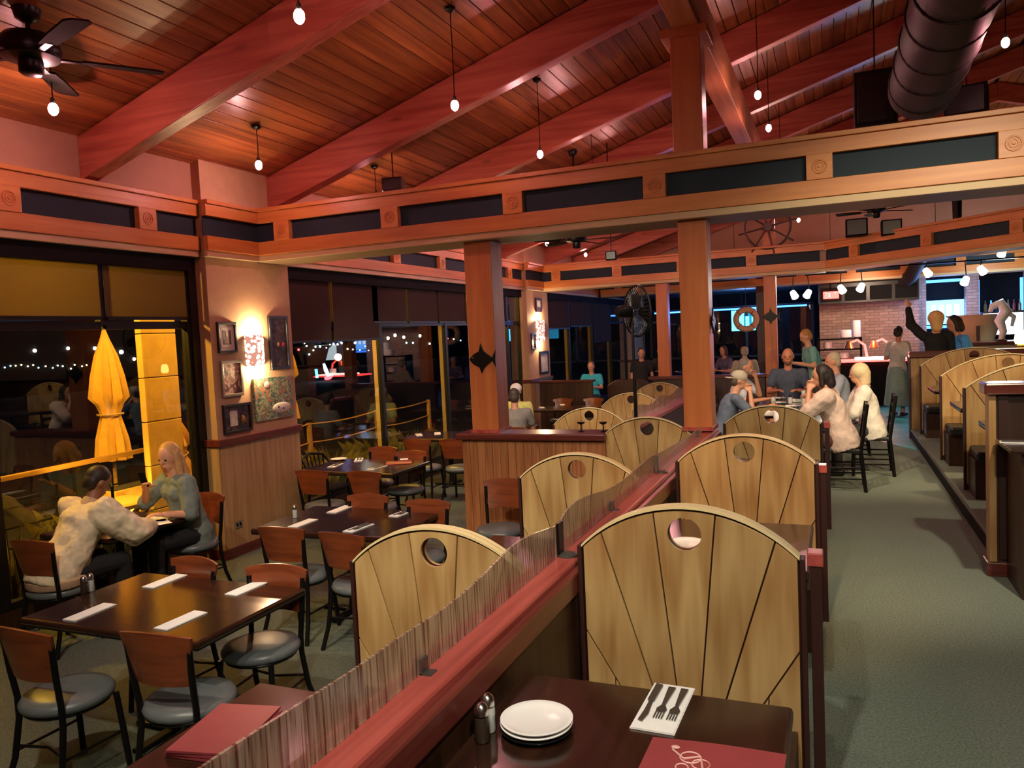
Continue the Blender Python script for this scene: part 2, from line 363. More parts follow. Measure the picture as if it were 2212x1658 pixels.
for k, (y0, y1) in enumerate(((6.16,7.45),(15.1,16.4),(24.2,26))):
    c = sthing(('column_near','column_middle','column_far')[k], 'tan painted wall column with wood wainscot between windows')
    quick('shaft', 'wall_paint', (-6.12,y0,ZL,-5.86,y1,3.95), parent=c)
    n = max(2, round((y1-y0)/.42)); w = (y1-y0)/n
    for i in range(n): quick('wainscot_panel', 'wainscot_wood', (-5.86,y0+i*w+.003,ZL+.1,-5.835,y0+(i+1)*w-.003,.86), parent=c, bev=.003)
    quick('wainscot_end', 'wainscot_wood', (-6.04,y0-.02,ZL+.1,-5.84,y0,.86), parent=c)
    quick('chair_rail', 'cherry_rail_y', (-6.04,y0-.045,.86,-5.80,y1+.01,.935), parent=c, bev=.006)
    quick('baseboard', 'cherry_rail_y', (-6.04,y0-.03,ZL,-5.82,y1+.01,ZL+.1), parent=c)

# ------------------------------------------------------------------ sloped plank ceiling, rafters, purlin
SL = .305; AN = math.atan(SL); RIDGE = 3.2
def cz(x): return 3.75 + SL*(x+5.95) if x < RIDGE else 3.75 + SL*(RIDGE+5.95) - SL*(x-RIDGE)
cei = sthing('ceiling', 'sloped ceiling of stained pine planks')
pb = MB().box(-.0725,-3,0,.0725,21.2,.02); pl = pb.build('plank', 'plank_wood', cei, bev=.004)
first = True
for side in (0, 1):
    L = (RIDGE+5.97)/math.cos(AN) if side == 0 else 6.0/math.cos(AN)
    for i in range(int(L/.151)):
        s_ = (i+.5)*.151; x = (-5.97 if side == 0 else RIDGE) + s_*math.cos(AN); o = pl if first else pl.copy()
        if not first: COL.objects.link(o)
        first = False; o.parent = cei; o.location = (x, 0, cz(x)); o.rotation_euler = (0, -AN if side == 0 else AN, 0)
struct(MB().prism([(-6.2,3.84),(RIDGE,cz(RIDGE)+.16),(9.2,cz(9.2)+.16),(9.2,cz(9.2)+.2),(RIDGE,cz(RIDGE)+.24),(-6.2,3.9)], 'xz', -3.2, 26.2).build('roof', 'box_black'), 'dark roof deck above the planks')
rb = MB(); D = .36
def raft(x0, x1): return [(x0,cz(x0)-D-.02),(x1,cz(x1)-D-.02),(x1,cz(x1)-.012),(x0,cz(x0)-.012)]
rb.prism(raft(-5.96, RIDGE), 'xz', -.075, .075); rb.prism(raft(RIDGE+.001, 9), 'xz', -.075, .075)
rbm = rb.build('ceiling_beam', 'beam_wood', bev=.008); struct(rbm, 'sloping pine rafter under the plank ceiling')
for k in range(-2, 8):
    o = rbm if k == -2 else rbm.copy()
    if k > -2: COL.objects.link(o)
    o.location = (0, 4.95+2.3*k, 0)
struct(quick('purlin_beam', 'frieze_wood_y', (-1.22,-3,4.43,-1.0,21.2,4.83), bev=.008), 'long pine purlin carrying the rafters')

# ------------------------------------------------------------------ friezes
def rosette():
    M = RX(PI/2); b = MB().torus((0,0,0), .052, .008, M, 24, 6).torus((0,0,0), .03, .006, M, 20, 6)
    b.lathe([(0,-.004),(.014,-.004),(.012,.008),(0,.01)], (0,0,0), 14, M); return b
ROS = None
def frieze(name, label, origin, rz, L, blocks, depth=.5, step=1.345):
    global ROS
    t = sthing(name, label, origin, rz)
    quick('soffit', 'soffit_paint', (0,.03,2.80,L,depth,3.34), parent=t)
    quick('trim_strip', 'cream_trim', (0,-.012,2.80,L,.03,2.862), parent=t, bev=.004)
    quick('bottom_rail', 'frieze_wood', (0,-.03,2.862,L,.03,3.005), parent=t, bev=.004)
    quick('top_rail', 'frieze_wood', (0,-.03,3.205,L,.03,3.325), parent=t, bev=.004)
    quick('cap_board', 'frieze_wood', (0,-.055,3.325,L,depth+.02,3.365), parent=t, bev=.004)
    xs = [-.1] + list(blocks) + [L+.1]
    for a, c in zip(xs, xs[1:]):
        a, c = max(0, a+.1), min(L, c-.1)
        if c-a > .05: quick('panel', 'teal_panel', (a,.022,3.005,c,.03,3.205), parent=t)
    for x in blocks:
        if not .1 < x < L-.1: continue
        bl = quick('corner_block', 'frieze_wood', (x-.1,-.04,3.003,x+.1,.03,3.207), parent=t, bev=.004)
        if ROS is None: r = ROS = rosette().build('rosette', 'frieze_wood', bl, True)
        else: r = ROS.copy(); COL.objects.link(r); r.parent = bl
        r.location = (x, -.04, 3.105)
    return t
frieze('frieze_near', 'long carved wood frieze beam crossing the room overhead', (-5.84,6.9,0), 0, 14.8, [.39+1.345*k for k in range(11)], .55)
frieze('frieze_window', 'wood frieze over the near window', (-5.92,-3,0), PI/2, 9.14, [7.17-1.33*k for k in range(5,-2,-1)], .06)
frieze('frieze_column', 'short wood frieze around the near column', (-5.80,6.12,0), PI/2, .80, [], .06)
frieze('frieze_window_middle', 'wood frieze over the middle windows', (-5.92,7.45,0), PI/2, 7.65, [1.1+1.45*k for k in range(6)], .06)
frieze('frieze_column_middle', 'short wood frieze around the middle column', (-5.80,15.05,0), PI/2, .96, [], .06)
frieze('frieze_middle', 'second wood frieze beam deeper in the room', (-5.84,16,0), 0, 5.75, [.35+1.35*k for k in range(5)], .5)
frieze('frieze_diagonal', 'angled end of the second frieze beam', (-.09,16,0), -PI/4, 9, [.7+1.5*k for k in range(6)], .5)
frieze('frieze_window_far', 'wood frieze over the far windows', (-5.92,16.5,0), PI/2, 4.2, [.8+1.2*k for k in range(3)], .06)
frieze('frieze_far', 'farthest wood frieze beam before the bar', (-5.84,20.7,0), 0, 14.8, [.5+1.16*k for k in range(13)], .5)

# ------------------------------------------------------------------ posts and half walls
def post(name, label, x0, x1, y0, y1, z0, z1, cap=False):
    t = sthing(name, label)
    quick('shaft', 'post_wood', (x0,y0,z0,x1,y1,z1), parent=t, bev=.008)
    if cap: quick('cap_block', 'post_wood', (x0-.07,y0-.07,z1-.07,x1+.07,y1+.07,z1+.005), parent=t, bev=.006)
    else: quick('foot_trim', 'cherry_rail', (x0-.015,y0-.015,z0,x1+.015,y1+.015,z0+.035), parent=t)
    return t
post('post_half_wall', 'square wood post standing on the half wall', -3.36,-3.07, 7.0,7.28, .90,2.80)
post('post_divider', 'square wood post at the end of the divider rail', -1.25,-1.0, 7.0,7.25, .93,2.80)
post('post_upper', 'wood post above the frieze holding the purlin', -1.26,-1.0, 6.98,7.24, 3.366,4.43, True)
post('post_middle', 'wood post under the second frieze nearer the aisle', -1.23,-1.0, 16.05,16.28, .0,2.80)
post('post_middle_upper', 'wood post above the second frieze', -1.23,-1.0, 16.05,16.28, 3.366,4.43)
post('post_middle_window', 'wood post under the second frieze nearer the windows', -3.36,-3.12, 16.05,16.28, ZL,2.80)
h = sthing('wall_half', 'beadboard half wall topped by a dark ledge')
for i in range(18): quick('beadboard', 'beadboard', (-3.47+i*.0828,6.98,ZL+.1,-3.47+(i+1)*.0828-.004,7.0,.84), parent=h)
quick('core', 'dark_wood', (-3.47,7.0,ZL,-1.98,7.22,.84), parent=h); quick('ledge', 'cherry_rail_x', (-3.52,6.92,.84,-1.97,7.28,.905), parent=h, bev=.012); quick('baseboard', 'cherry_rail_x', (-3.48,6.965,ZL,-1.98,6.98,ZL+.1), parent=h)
d = sthing('wall_divider', 'low wall between the two rows of booths under a cherry rail')
quick('core', 'dark_wood', (-1.13,-1,ZL,-.985,7.3,.85), parent=d)
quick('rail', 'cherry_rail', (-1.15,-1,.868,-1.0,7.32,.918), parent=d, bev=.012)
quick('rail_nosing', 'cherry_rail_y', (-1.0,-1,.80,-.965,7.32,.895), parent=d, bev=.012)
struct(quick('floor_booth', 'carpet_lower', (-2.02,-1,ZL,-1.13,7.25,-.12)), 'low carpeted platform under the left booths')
d2 = sthing('wall_divider_far', 'far low divider wall with a pink cherry rail')
quick('core', 'dark_wood', (-2.42,9.25,ZL,-2.2,15.6,.66), parent=d2); quick('rail', 'cherry_rail', (-2.46,9.2,.66,-2.16,15.6,.72), parent=d2, bev=.01)
d3 = sthing('wall_low_far', 'low dark wall with cherry ledge before the bar tables')
quick('core', 'dark_wood', (-3.5,16.0,0,-1.25,16.2,.82), parent=d3); quick('ledge', 'cherry_rail_x', (-3.55,15.95,.82,-1.2,16.25,.88), parent=d3)
d4 = sthing('wall_booth_far', 'dark wood booth screen before the far window')
for i in range(9): quick('board', 'dark_wood', (-5.78+i*.13,15.45,ZL,-5.78+(i+1)*.13-.004,15.5,.84), parent=d4)
quick('ledge', 'cherry_rail_x', (-5.80,15.4,.84,-4.58,15.56,.88), parent=d4)

# wavy reeded acrylic screens on the rail
W1 = [(.4,1.06),(.75,1.075),(1.04,1.087),(1.29,1.077),(1.52,1.064),(1.77,1.06),(2.0,1.05),(2.14,1.053),(2.32,1.066),(2.44,1.082),(2.57,1.093),(2.76,1.083),(2.97,1.057),(3.02,1.05)]
W2 = [(3.08,1.055),(3.15,1.078),(3.29,1.091),(3.5,1.078),(3.82,1.042),(4.1,1.028),(4.43,1.034),(4.8,1.042),(5.24,1.018),(6.13,.985),(6.95,.975)]
W3 = [(9.4+.2*i, .87+.03*math.sin(i*.9)) for i in range(31)]
def smooth_curve(pts, k=6):
    out = []
    for i in range(len(pts)-1):
        p0, p1, p2, p3 = pts[max(i-1,0)], pts[i], pts[i+1], pts[min(i+2,len(pts)-1)]
        for j in range(k):
            u = j/k; out.append((p1[0]+(p2[0]-p1[0])*u, .5*(2*p1[1]+(p2[1]-p0[1])*u+(2*p0[1]-5*p1[1]+4*p2[1]-p3[1])*u*u+(3*p1[1]-p0[1]-3*p2[1]+p3[1])*u**3)))
    return out+[pts[-1]]
def wavy(label, x, pts, zb, clips):
    top = smooth_curve(pts); y0, y1 = top[0][0], top[-1][0]
    t = thing('wavy_screen', label, 'screen', group='wavy screens on the divider rails')
    MB().prism([(y0, zb)] + top + [(y1, zb)], 'yz', x-.004, x+.004).build('sheet', 'reed_panel', t)
    for yy in clips:
        c = MB().box(x-.012,yy-.02,zb-.002,x-.004,yy+.02,zb+.035).box(x+.004,yy-.02,zb-.002,x+.012,yy+.02,zb+.035).box(x-.012,yy-.02,zb+.035,x+.012,yy+.02,zb+.042).box(x-.012,yy-.02,zb-.002,x+.04,yy+.02,zb+.003)
        c.build('clip', 'dull_steel', t)
    return t
wavy('streaked acrylic screen with wavy top nearest on the red rail', -1.09, W1, .919, (.8,1.86))
wavy('streaked acrylic screen on the red rail ending at the wood post', -1.09, W2, .919, (3.9,6.7))
wavy('far streaked acrylic screen on the pink rail behind the pedestal fan', -2.31, W3, .721, (9.6,11.4,13.2))
for yy, lb in ((5.0,'dark flat bracket on the second acrylic screen beside the orange-lit bench'),):
    t = thing('joint_bracket', lb, 'bracket', group='screen brackets'); MB().box(-1.084,yy-.03,.919,-1.072,yy+.03,1.03).build('upright', 'dull_steel', t); MB().lathe([(.045,0),(.045,.006),(.03,.012)], (-1.05,yy,.919), 16).build('foot', 'dull_steel', t)
t = thing('joint_bracket', 'dark flat bracket joining two acrylic screens on the red rail', 'bracket', group='screen brackets')
MB().box(-1.086,3.02,.919,-1.074,3.08,1.06).build('upright', 'black_metal', t); MB().lathe([(.045,0),(.045,.006),(.03,.012)], (-1.05,3.05,.919), 16).build('foot', 'dull_steel', t)

# ------------------------------------------------------------------ windows
def window(n, y0, y1, mulls, shades, label, transom=2.12, upper=()):
    t = sthing('window_%d' % n, label); x = -6.06
    f = MB().box(x-.04,y0,2.70,x+.04,y1,2.81).box(x-.04,y0,-.14,x+.04,y1,-.06); f.build('frame', 'window_metal', t)
    for yy in (y0, y1): quick('jamb', 'window_metal', (x-.04,yy-.03,-.1,x+.04,yy+.03,2.75), parent=t)
    quick('header', 'box_black', (x-.02,y0,2.66,x+.1,y1,2.81), parent=t)
    ys = [y0] + list(mulls) + [y1]
    for yy in mulls:
        m = quick('mullion', 'window_metal', (x-.035,yy-.03,-.1 if yy not in upper else transom,x+.035,yy+.03,2.75), parent=t)
        if yy not in upper: quick('outer_cap', 'sash_cream', (x-.10,yy-.03,-.1,x-.036,yy+.045,2.75), parent=m)
    for a, c in zip(ys, ys[1:]):
        quick('transom_bar', 'window_metal', (x-.03,a+.03,transom-.035,x+.03,c-.03,transom+.035), parent=t)
        quick('pane', 'window_glass', (x-.003,a+.03,transom+.035,x+.003,c-.03,2.7), parent=t)
    yl = [k for k in ys if k not in upper]
    for a, c in zip(yl, yl[1:]): quick('pane', 'window_glass', (x-.003,a+.03,-.08,x+.003,c-.03,transom-.035), parent=t)
    for a, c, zb, m in shades:
        sh = quick('roller_shade', m, (x+.045,a,zb,x+.049,c,2.70), parent=t)
        quick('hem_bar', 'window_metal', (x+.038,a,zb-.03,x+.056,c,zb), parent=sh)
    return t
window(1, -1.0, 6.05, (.6,2.3,3.98,5.05), [(-.95,2.25,2.2,'shade_cloth'),(2.33,3.94,2.2,'shade_cloth'),(4.02,5.02,2.2,'shade_cloth'),(5.08,6.02,2.2,'shade_cloth')], 'near night window with tan roller shades', upper=(5.05,))
quick('jamb_filler', 'window_metal', (-6.13,6.06,-.2,-6.0,6.16,2.85), parent=wl); quick('jamb_filler', 'window_metal', (-6.13,7.45,-.2,-6.0,7.5,2.85), parent=wl)
sy = [7.57] + [onx(px, 640, -6.02).y for px in (713,800,877,943,1003)] + [14.4]
SH2 = [(7.57,sy[1]-.03,1.92,'shade_dark'), (sy[1]+.03,9.6,1.92,'shade_dark')] + [(a+.03, c-.03, 2.16, 'shade_dark') for a, c in zip(sy[2:], sy[3:])]
window(2, 7.52, 15.08, (9.66,11.72,13.6,14.45), SH2, 'middle night window with dark roller shades')
w2 = bpy.data.objects['window_2']
for y in sy[1:-1]: quick('slit_light_strip', 'sash_cream', (-6.2,y+.08,2.16,-6.1,y+.30,2.72), parent=w2)  # pale strips added outside to catch lamp light as bright slits between shades
window(3, 16.45, 24.1, (18.4,20.4,22.3), [(16.5,18.35,2.0,'shade_dark'),(18.45,20.3,2.05,'shade_dark'),(20.45,22.2,1.6,'shade_dark')], 'far night window with dark roller shades')
# ------------------------------------------------------------------ booth benches with fan boards
def clip(poly, nx, nz, d):                           # keep nx*x+nz*z <= d
    out = []
    for i, p in enumerate(poly):
        q = poly[(i+1) % len(poly)]; a = nx*p[0]+nz*p[1]-d; c = nx*q[0]+nz*q[1]-d
        if a <= 0: out.append(p)
        if a*c < 0: t = a/(a-c); out.append((p[0]+(q[0]-p[0])*t, p[1]+(q[1]-p[1])*t))
    return out
def outline(w, zc, zt, n=24, zb=.0):
    h = zt-zc; R = ((w/2)**2+h*h)/(2*h); a = math.asin(w/2/R)
    return [(-w/2, zb), (w/2, zb)] + [(R*math.sin(a-2*a*i/n), zt-R+R*math.cos(a-2*a*i/n)) for i in range(n+1)]
def holed(poly, c, r, y0, y1, name, m, parent, n=28):
    bm = bmesh.new()
    def ring(pts, y): return [bm.verts.new((p[0], y, p[1])) for p in pts]
    hp = [(c[0]+r*math.cos(2*PI*k/n), c[1]+r*math.sin(2*PI*k/n)) for k in range(n)]
    rings = []
    for y in (y0, y1):
        o, i = ring(poly, y), ring(hp, y); es = []
        for lst in (o, i): es += [bm.edges.new((lst[k], lst[(k+1) % len(lst)])) for k in range(len(lst))]
        bmesh.ops.triangle_fill(bm, use_beauty=True, use_dissolve=False, edges=es); rings.append((o, i))
    for j in (0, 1):
        A, B_ = rings[0][j], rings[1][j]
        for k in range(len(A)): bm.faces.new((A[k], A[(k+1) % len(A)], B_[(k+1) % len(A)], B_[k]))
    bmesh.ops.recalc_face_normals(bm, faces=bm.faces[:])
    me = bpy.data.meshes.new(name); bm.to_mesh(me); bm.free(); me.materials.append(MAT[m])
    o = bpy.data.objects.new(name, me); COL.objects.link(o); o.parent = parent; return o
def make_bench(w, zc, zt, zseat, depth=.46):
    def fn():
        t = thing('booth_bench', '', 'booth bench'); P = outline(w, zc, zt); hz = zt-.10; hr = .064; T = .024
        holed(P, (0, hz), hr, .0158, T, 'back_core', 'edge_dark', t)
        ins = outline(w-.016, zc, zt-.012, zb=.06); angs = [31.5, 17.2, 5.8, -5.8, -17.2, -31.5]
        def half(a, sgn, g=.003):                   # line through (0,0) at angle a from vertical
            s_, c_ = math.sin(math.radians(a)), math.cos(math.radians(a)); return (sgn*c_, -sgn*s_, -g)
        polys = []
        left = clip(ins, *half(-31.5, 1)); polys.append(clip(left, 1, 0, -w*.355-.002)); polys.append(clip(left, -1, 0, w*.355-.002))
        for a, c in ((-31.5,-17.2),(-17.2,-5.8)): polys.append(clip(clip(ins, *half(a, -1)), *half(c, 1)))
        mid = clip(clip(ins, *half(-5.8, -1)), *half(5.8, 1))
        polys += [[(-x, z) for x, z in p][::-1] for p in polys[:4]]
        for p in polys:
            if len(p) > 2: MB().prism(p, 'xz', 0, .0155).build('board', 'maple_board', t, bev=.0015)
        holed(mid, (0, hz), hr, 0, .0155, 'board', 'maple_board', t)
        arc = P[2:]
        b = MB()
        for a, c in zip(arc, arc[1:]):
            v = [(a[0],-.004,a[1]-.002),(c[0],-.004,c[1]-.002),(c[0],-.004,c[1]+.009),(a[0],-.004,a[1]+.009),(a[0],T+.004,a[1]-.004),(c[0],T+.004,c[1]-.004),(c[0],T+.004,c[1]+.009),(a[0],T+.004,a[1]+.009)]
            b.add(v, [(0,1,2,3),(7,6,5,4),(3,2,6,7),(0,4,5,1)])
        b.build('top_rim', 'edge_light', t, True)
        for s_ in (-1, 1): MB().box(min(s_*w/2, s_*(w/2+.018)), -.004, 0, max(s_*w/2, s_*(w/2+.018)), T+.004, zc+.004).build('end_strip', 'edge_dark', t, bev=.003)
        MB().box(-w/2+.03,-depth,zseat-.09,w/2-.05,-.002,zseat).build('seat_cushion', 'black_vinyl', t, bev=.025)
        MB().box(-w/2+.02,-depth+.05,0,w/2-.02,-.004,zseat-.09).build('seat_base', 'dark_wood', t)
        return t
    return Proto(fn)
benchR = make_bench(.82, 1.0, 1.17, .45); benchL = make_bench(.98, .97, 1.19, .45); benchW = make_bench(1.36, 1.0, 1.24, .45)
GA, GB, GC = 'fan-back benches beside the aisle', 'fan-back benches left of the divider', 'fan-back benches on the platform'
benchR('fan-back booth bench behind the stacked white plates, largest in view', (-.535,2.92,0), 0, GA)
benchR('bench back to back with the largest fan-back bench, facing away', (-.535,2.972,0), PI, GA)
benchR('orange-lit fan-back booth bench second along the aisle', (-.52,4.95,0), 0, GA)
benchR('bench back to back with the second aisle booth bench, facing away', (-.52,5.002,0), PI, GA)
benchR('fan-back booth bench just before the crowded group table', (-.52,7.3,0), 0, GA, (1,1,.955))
benchR('fan-back booth bench left of the nearest wavy screen', (-1.585,2.86,-.12), 0, GB)
benchR('bench back to back with the nearest left bench, facing the half wall', (-1.585,2.912,-.12), PI, GB)
benchR('fan-back booth bench beside the lone chair and half wall', (-1.585,4.87,-.12), 0, GB)
benchR('bench back to back with the bench beside the lone chair', (-1.585,4.922,-.12), PI, GB)
benchR('rosy fan-back booth bench closing the right end of the half wall', (-1.59,7.0,-.12), 0, GB)
benchL('fan-back booth bench beyond the half wall, left of the pedestal fan', (-2.96,9.7,ZL), 0, GB)
benchL('fan-back booth bench along the far pink rail', (-2.96,12.0,ZL), 0, GB)
benchL('farthest fan-back booth bench along the pink rail', (-2.96,14.2,ZL), 0, GB)
for yy, lb in ((8.62,'nearest fan-back bench on the platform, behind the dark pier'), (10.4,'middle fan-back bench on the platform right of the aisle'), (12.7,'farthest fan-back bench on the platform under the bar ledge')):
    benchW(lb, (1.86,yy,.14), 0, GC)
def end_post(x, y0, y1, z0, zt, label):
    t = thing('booth_end_post', label, 'post', (x,y0,z0), group='booth end posts')
    quick('shaft', 'edge_dark', (-.02,0,0,.02,y1-y0,zt-.05), parent=t); quick('cap', 'cherry_rail', (-.028,-.008,zt-.05,.028,y1-y0+.008,zt), parent=t, bev=.004)
end_post(-.075, 3.02, 3.08, 0, 1.0, 'red-capped dark end post beside the largest bench back')
end_post(-.075, 5.05, 5.11, 0, .98, 'red-capped dark end post beside the second aisle bench')
end_post(-.06, 7.36, 7.46, 0, .96, 'red-capped dark end post beside the third aisle bench')

# ------------------------------------------------------------------ tables
def make_table(w, l, m='table_wood', pedestal=True, h=.75):
    def fn():
        t = thing('dining_table', '', 'table')
        MB().box(-w/2,-l/2,h-.04,w/2,l/2,h).build('tabletop', m, t, bev=.012)
        MB().box(-w/2+.004,-l/2+.004,h-.046,w/2-.004,l/2-.004,h-.04).build('edge_band', 'box_black', t)
        for y in ((-l*.3, l*.3) if pedestal == 2 else (0,)):
            MB().lathe([(.05,.02),(.04,.05),(.035,.1),(.035,h-.08),(.09,h-.06),(.09,h-.046)], (0,y,0), 14).build('column', 'black_metal', t, True)
            MB().box(-.28,y-.035,0,.28,y+.035,.03).box(-.035,y-.28,0,.035,y+.28,.03).build('foot', 'black_metal', t, bev=.008)
        return t
    return Proto(fn)
tabA = make_table(1.28, .85); GT = 'square dining tables by the windows'
tabA('dark glossy table nearest, set with four white napkins', (-3.54,3.24,ZL), 0, GT)
tabA('dark glossy table beyond the nearest one, before the half wall', (-3.65,5.21,ZL), 0, GT)
tabA('dark table by the wall column with red menu and napkins', (-5.08,7.62,ZL), 0, GT)
tabA('dark table against the middle window with white napkins', (-5.3,10.25,ZL), 0, GT)
tabA('dark table of the two men by the middle window', (-4.72,11.15,ZL), 0, GT, (.6,.8,1))
tabA('small dark table beside the booth screen in the distance', (-4.75,14.2,ZL), 0, GT)
make_table(.78, .85)('dark table of the couple by the near window', (-5.6,4.68,ZL), 0)
boothT = make_table(.83, 1.16, 'table_wood_y'); GBt = 'booth tables beside the aisle'
boothT('dark booth table with the stacked white plates', (-.54,1.72,0), 0, GBt)
boothT('dark booth table behind the largest bench back', (-.53,4.03,0), 0, GBt, (1,.75,1))
boothT('dark booth table before the third aisle bench', (-.53,6.2,0), 0, GBt, (1,.75,1))
boothL = make_table(.82, .95, 'table_wood_y')
boothL('dark booth table with a red menu pile left of the rail', (-1.56,1.72,-.12), 0, GB+' tables')
boothL('dark booth table behind the nearest left bench', (-1.56,3.85,-.12), 0, GB+' tables')
boothL('dark booth table before the rosy bench at the half wall, third of the left bench', (-1.56,5.95,-.12), 0, GB+' tables', (1,.9,1))
make_table(.95, 3.3, 'table_wood_y', 2)('long group table crowded with glasses beyond the benches', (-.5,10.75,0), 0)
tw = make_table(1.1, .8, 'table_wood')
for yy, lb in ((7.7,'platform booth table behind the dark pier'), (9.55,'platform booth table between the fan-back benches'), (11.75,'farthest platform booth table')): tw(lb, (1.76,yy,.14), 0, 'platform booth tables')

# ------------------------------------------------------------------ dining chairs
def make_chair():
    t = thing('dining_chair', '', 'chair')           # faces +y, origin on the floor under the seat centre
    s = MB(); n = 28
    s.lathe([(.0,0),(.195,0),(.22,.014),(.225,.036),(.21,.058),(.15,.07),(0,.073)], (0,0,.408), n)
    s.v = [(x*1.0, y*.98, z) for x, y, z in s.v]; s.build('seat_cushion', 'grey_vinyl', t, True)
    MB().torus((0,0,.408), .195, .012, None, 24, 6).build('seat_ring', 'black_metal', t, True)
    for sx in (-1, 1):
        MB().tube([(sx*.185,-.185,.80),(sx*.178,-.17,.62),(sx*.17,-.15,.47),(sx*.17,-.15,.36),(sx*.182,-.18,.16),(sx*.2,-.235,0)], [.016]*6, 8).build('rear_leg', 'black_metal', t, True)
        MB().tube([(sx*.165,.15,.41),(sx*.175,.17,.2),(sx*.185,.185,0)], .016, 8).build('front_leg', 'black_metal', t, True)
    MB().tube([(-.172,-.165,.2),(-.175,.17,.2)], .008, 6).tube([(.172,-.165,.2),(.175,.17,.2)], .008, 6).tube([(-.172,-.165,.22),(0,-.12,.22),(.172,-.165,.22)], .008, 6).build('stretcher', 'black_metal', t, True)
    def panel(th0, th1):
        vs = []; nx = 12
        for z, hw in ((.60,.155),(.66,.17),(.74,.19),(.82,.208),(.845,.212)):
            for i in range(nx+1):
                u = -1+2*i/nx; x = u*hw; zz = z + (.022*(1-u*u) if z > .8 else (-.0*(1-u*u)))
                vs.append((x, -.165-(z-.6)*.12-.035*(1-u*u)+th0, zz))
        k = len(vs); vs += [(x, y+th1-th0, z) for x, y, z in vs[:k]]; fs = []
        for j in range(4):
            for i in range(nx):
                a = j*(nx+1)+i; fs += [(a,a+1,a+nx+2,a+nx+1),(k+a+nx+1,k+a+nx+2,k+a+1,k+a)]
        bd = list(range(nx+1)) + [j*(nx+1)+nx for j in range(1,5)] + [4*(nx+1)+i for i in range(nx-1,-1,-1)] + [j*(nx+1) for j in range(3,0,-1)]
        for q in range(len(bd)): a, c = bd[q], bd[(q+1) % len(bd)]; fs.append((a, k+a, k+c, c))
        return MB().add(vs, fs)
    panel(-.008, .008).build('backrest', 'chair_wood', t, True)
    return t
chair = Proto(make_chair)
def ch(px, py, rz, label, group, dy=.2):             # pixel of the top of the backrest
    p = onz(px, py, ZL+.86); f = Vector((-math.sin(rz), math.cos(rz), 0))
    return chair(label, (p.x+f.x*dy, p.y+f.y*dy, ZL), rz, group)
g1 = 'chairs around the nearest table'; g2 = 'chairs around the second table'; g3 = 'chairs around the column table'
ch(332,1365,.06,'dining chair drawn up to the near side of the nearest table, beside the rail',g1); ch(48,1357,-.05,'dining chair with its seat lit orange at the left frame edge',g1)
ch(420,1206,PI-.1,'dining chair across the nearest table, nearer the window',g1); ch(597,1222,PI+.1,'dining chair across the nearest table, beside the bench back',g1)
ch(605,1137,0,'dining chair at the second table with its back before the column',g2); ch(735,1150,-.12,'dining chair at the second table beside the nearest left bench',g2)
ch(795,1068,PI,'dining chair on the far side of the second table, nearer the window',g2); ch(925,1080,PI-.05,'dining chair on the far side of the second table, nearer the half wall',g2)
ch(672,1015,.0,'dining chair at the near side of the column table, against the wainscot',g3); ch(785,1017,.0,'dining chair at the near side of the column table, away from the wainscot',g3)
ch(827,965,PI,'dining chair on the far side of the column table, upright before the mullion',g3); ch(887,974,PI+.1,'dining chair on the far side of the column table by the red menu',g3)
ch(900,948,0,'dining chair at the window table, back toward the column table',g3); ch(978,948,0,'dining chair at the window table, beside the half wall end',g3)
chair('lone dining chair facing forward against the half wall', (-2.79,6.3,ZL), PI+.12)
chair('dining chair under the person in the beige jacket', (-5.42,3.98,ZL), .05, 'chairs of the window couple'); chair('dining chair under the woman in the grey cardigan', (-5.36,5.25,ZL), PI-.1, 'chairs of the window couple')
chair('dining chair under the man in the grey shirt, behind the half wall post', (-4.4,10.5,ZL), .3, 'chairs of the two men'); chair('dining chair under the man in the white cap', (-4.78,11.7,ZL), PI, 'chairs of the two men')
chair('empty dining chair beside the grey shirted man', (-3.75,11.2,ZL), 1.3); chair('dining chair at the small distant table, left one', (-5.1,14.75,ZL), PI, 'chairs before the booth screen'); chair('dining chair at the small distant table, right one', (-4.45,14.75,ZL), PI, 'chairs before the booth screen')
# black spindle armchair
t = thing('spindle_armchair', 'black spindle-back armchair between column wainscot and window', 'chair', (-5.72,7.80,ZL), -PI/2)
MB().box(-.22,-.2,.42,.22,.22,.46).build('seat', 'black_metal', t, bev=.015)
for sx in (-1, 1):
    for sy in (-1, 1): MB().tube([(sx*.17,sy*.16,.42),(sx*.21,sy*.2,0)], [.018,.012], 8).build('leg', 'black_metal', t, True)
    MB().tube([(sx*.2,.12,.46),(sx*.24,.14,.66)], .012, 8).build('arm_post', 'black_metal', t, True)
for i in range(7): x = -.18+.06*i; MB().tube([(x,-.17,.45),(x*1.25,-.24-.02*(1-(i-3)**2/9),.82)], .008, 6).build('spindle', 'black_metal', t, True)
MB().tube([(.25,.18,.66),(.25,-.12,.68),(.2,-.22,.82),(0,-.27,.85),(-.2,-.22,.82),(-.25,-.12,.68),(-.25,.18,.66)], .018, 8).build('arm_bow', 'black_metal', t, True)
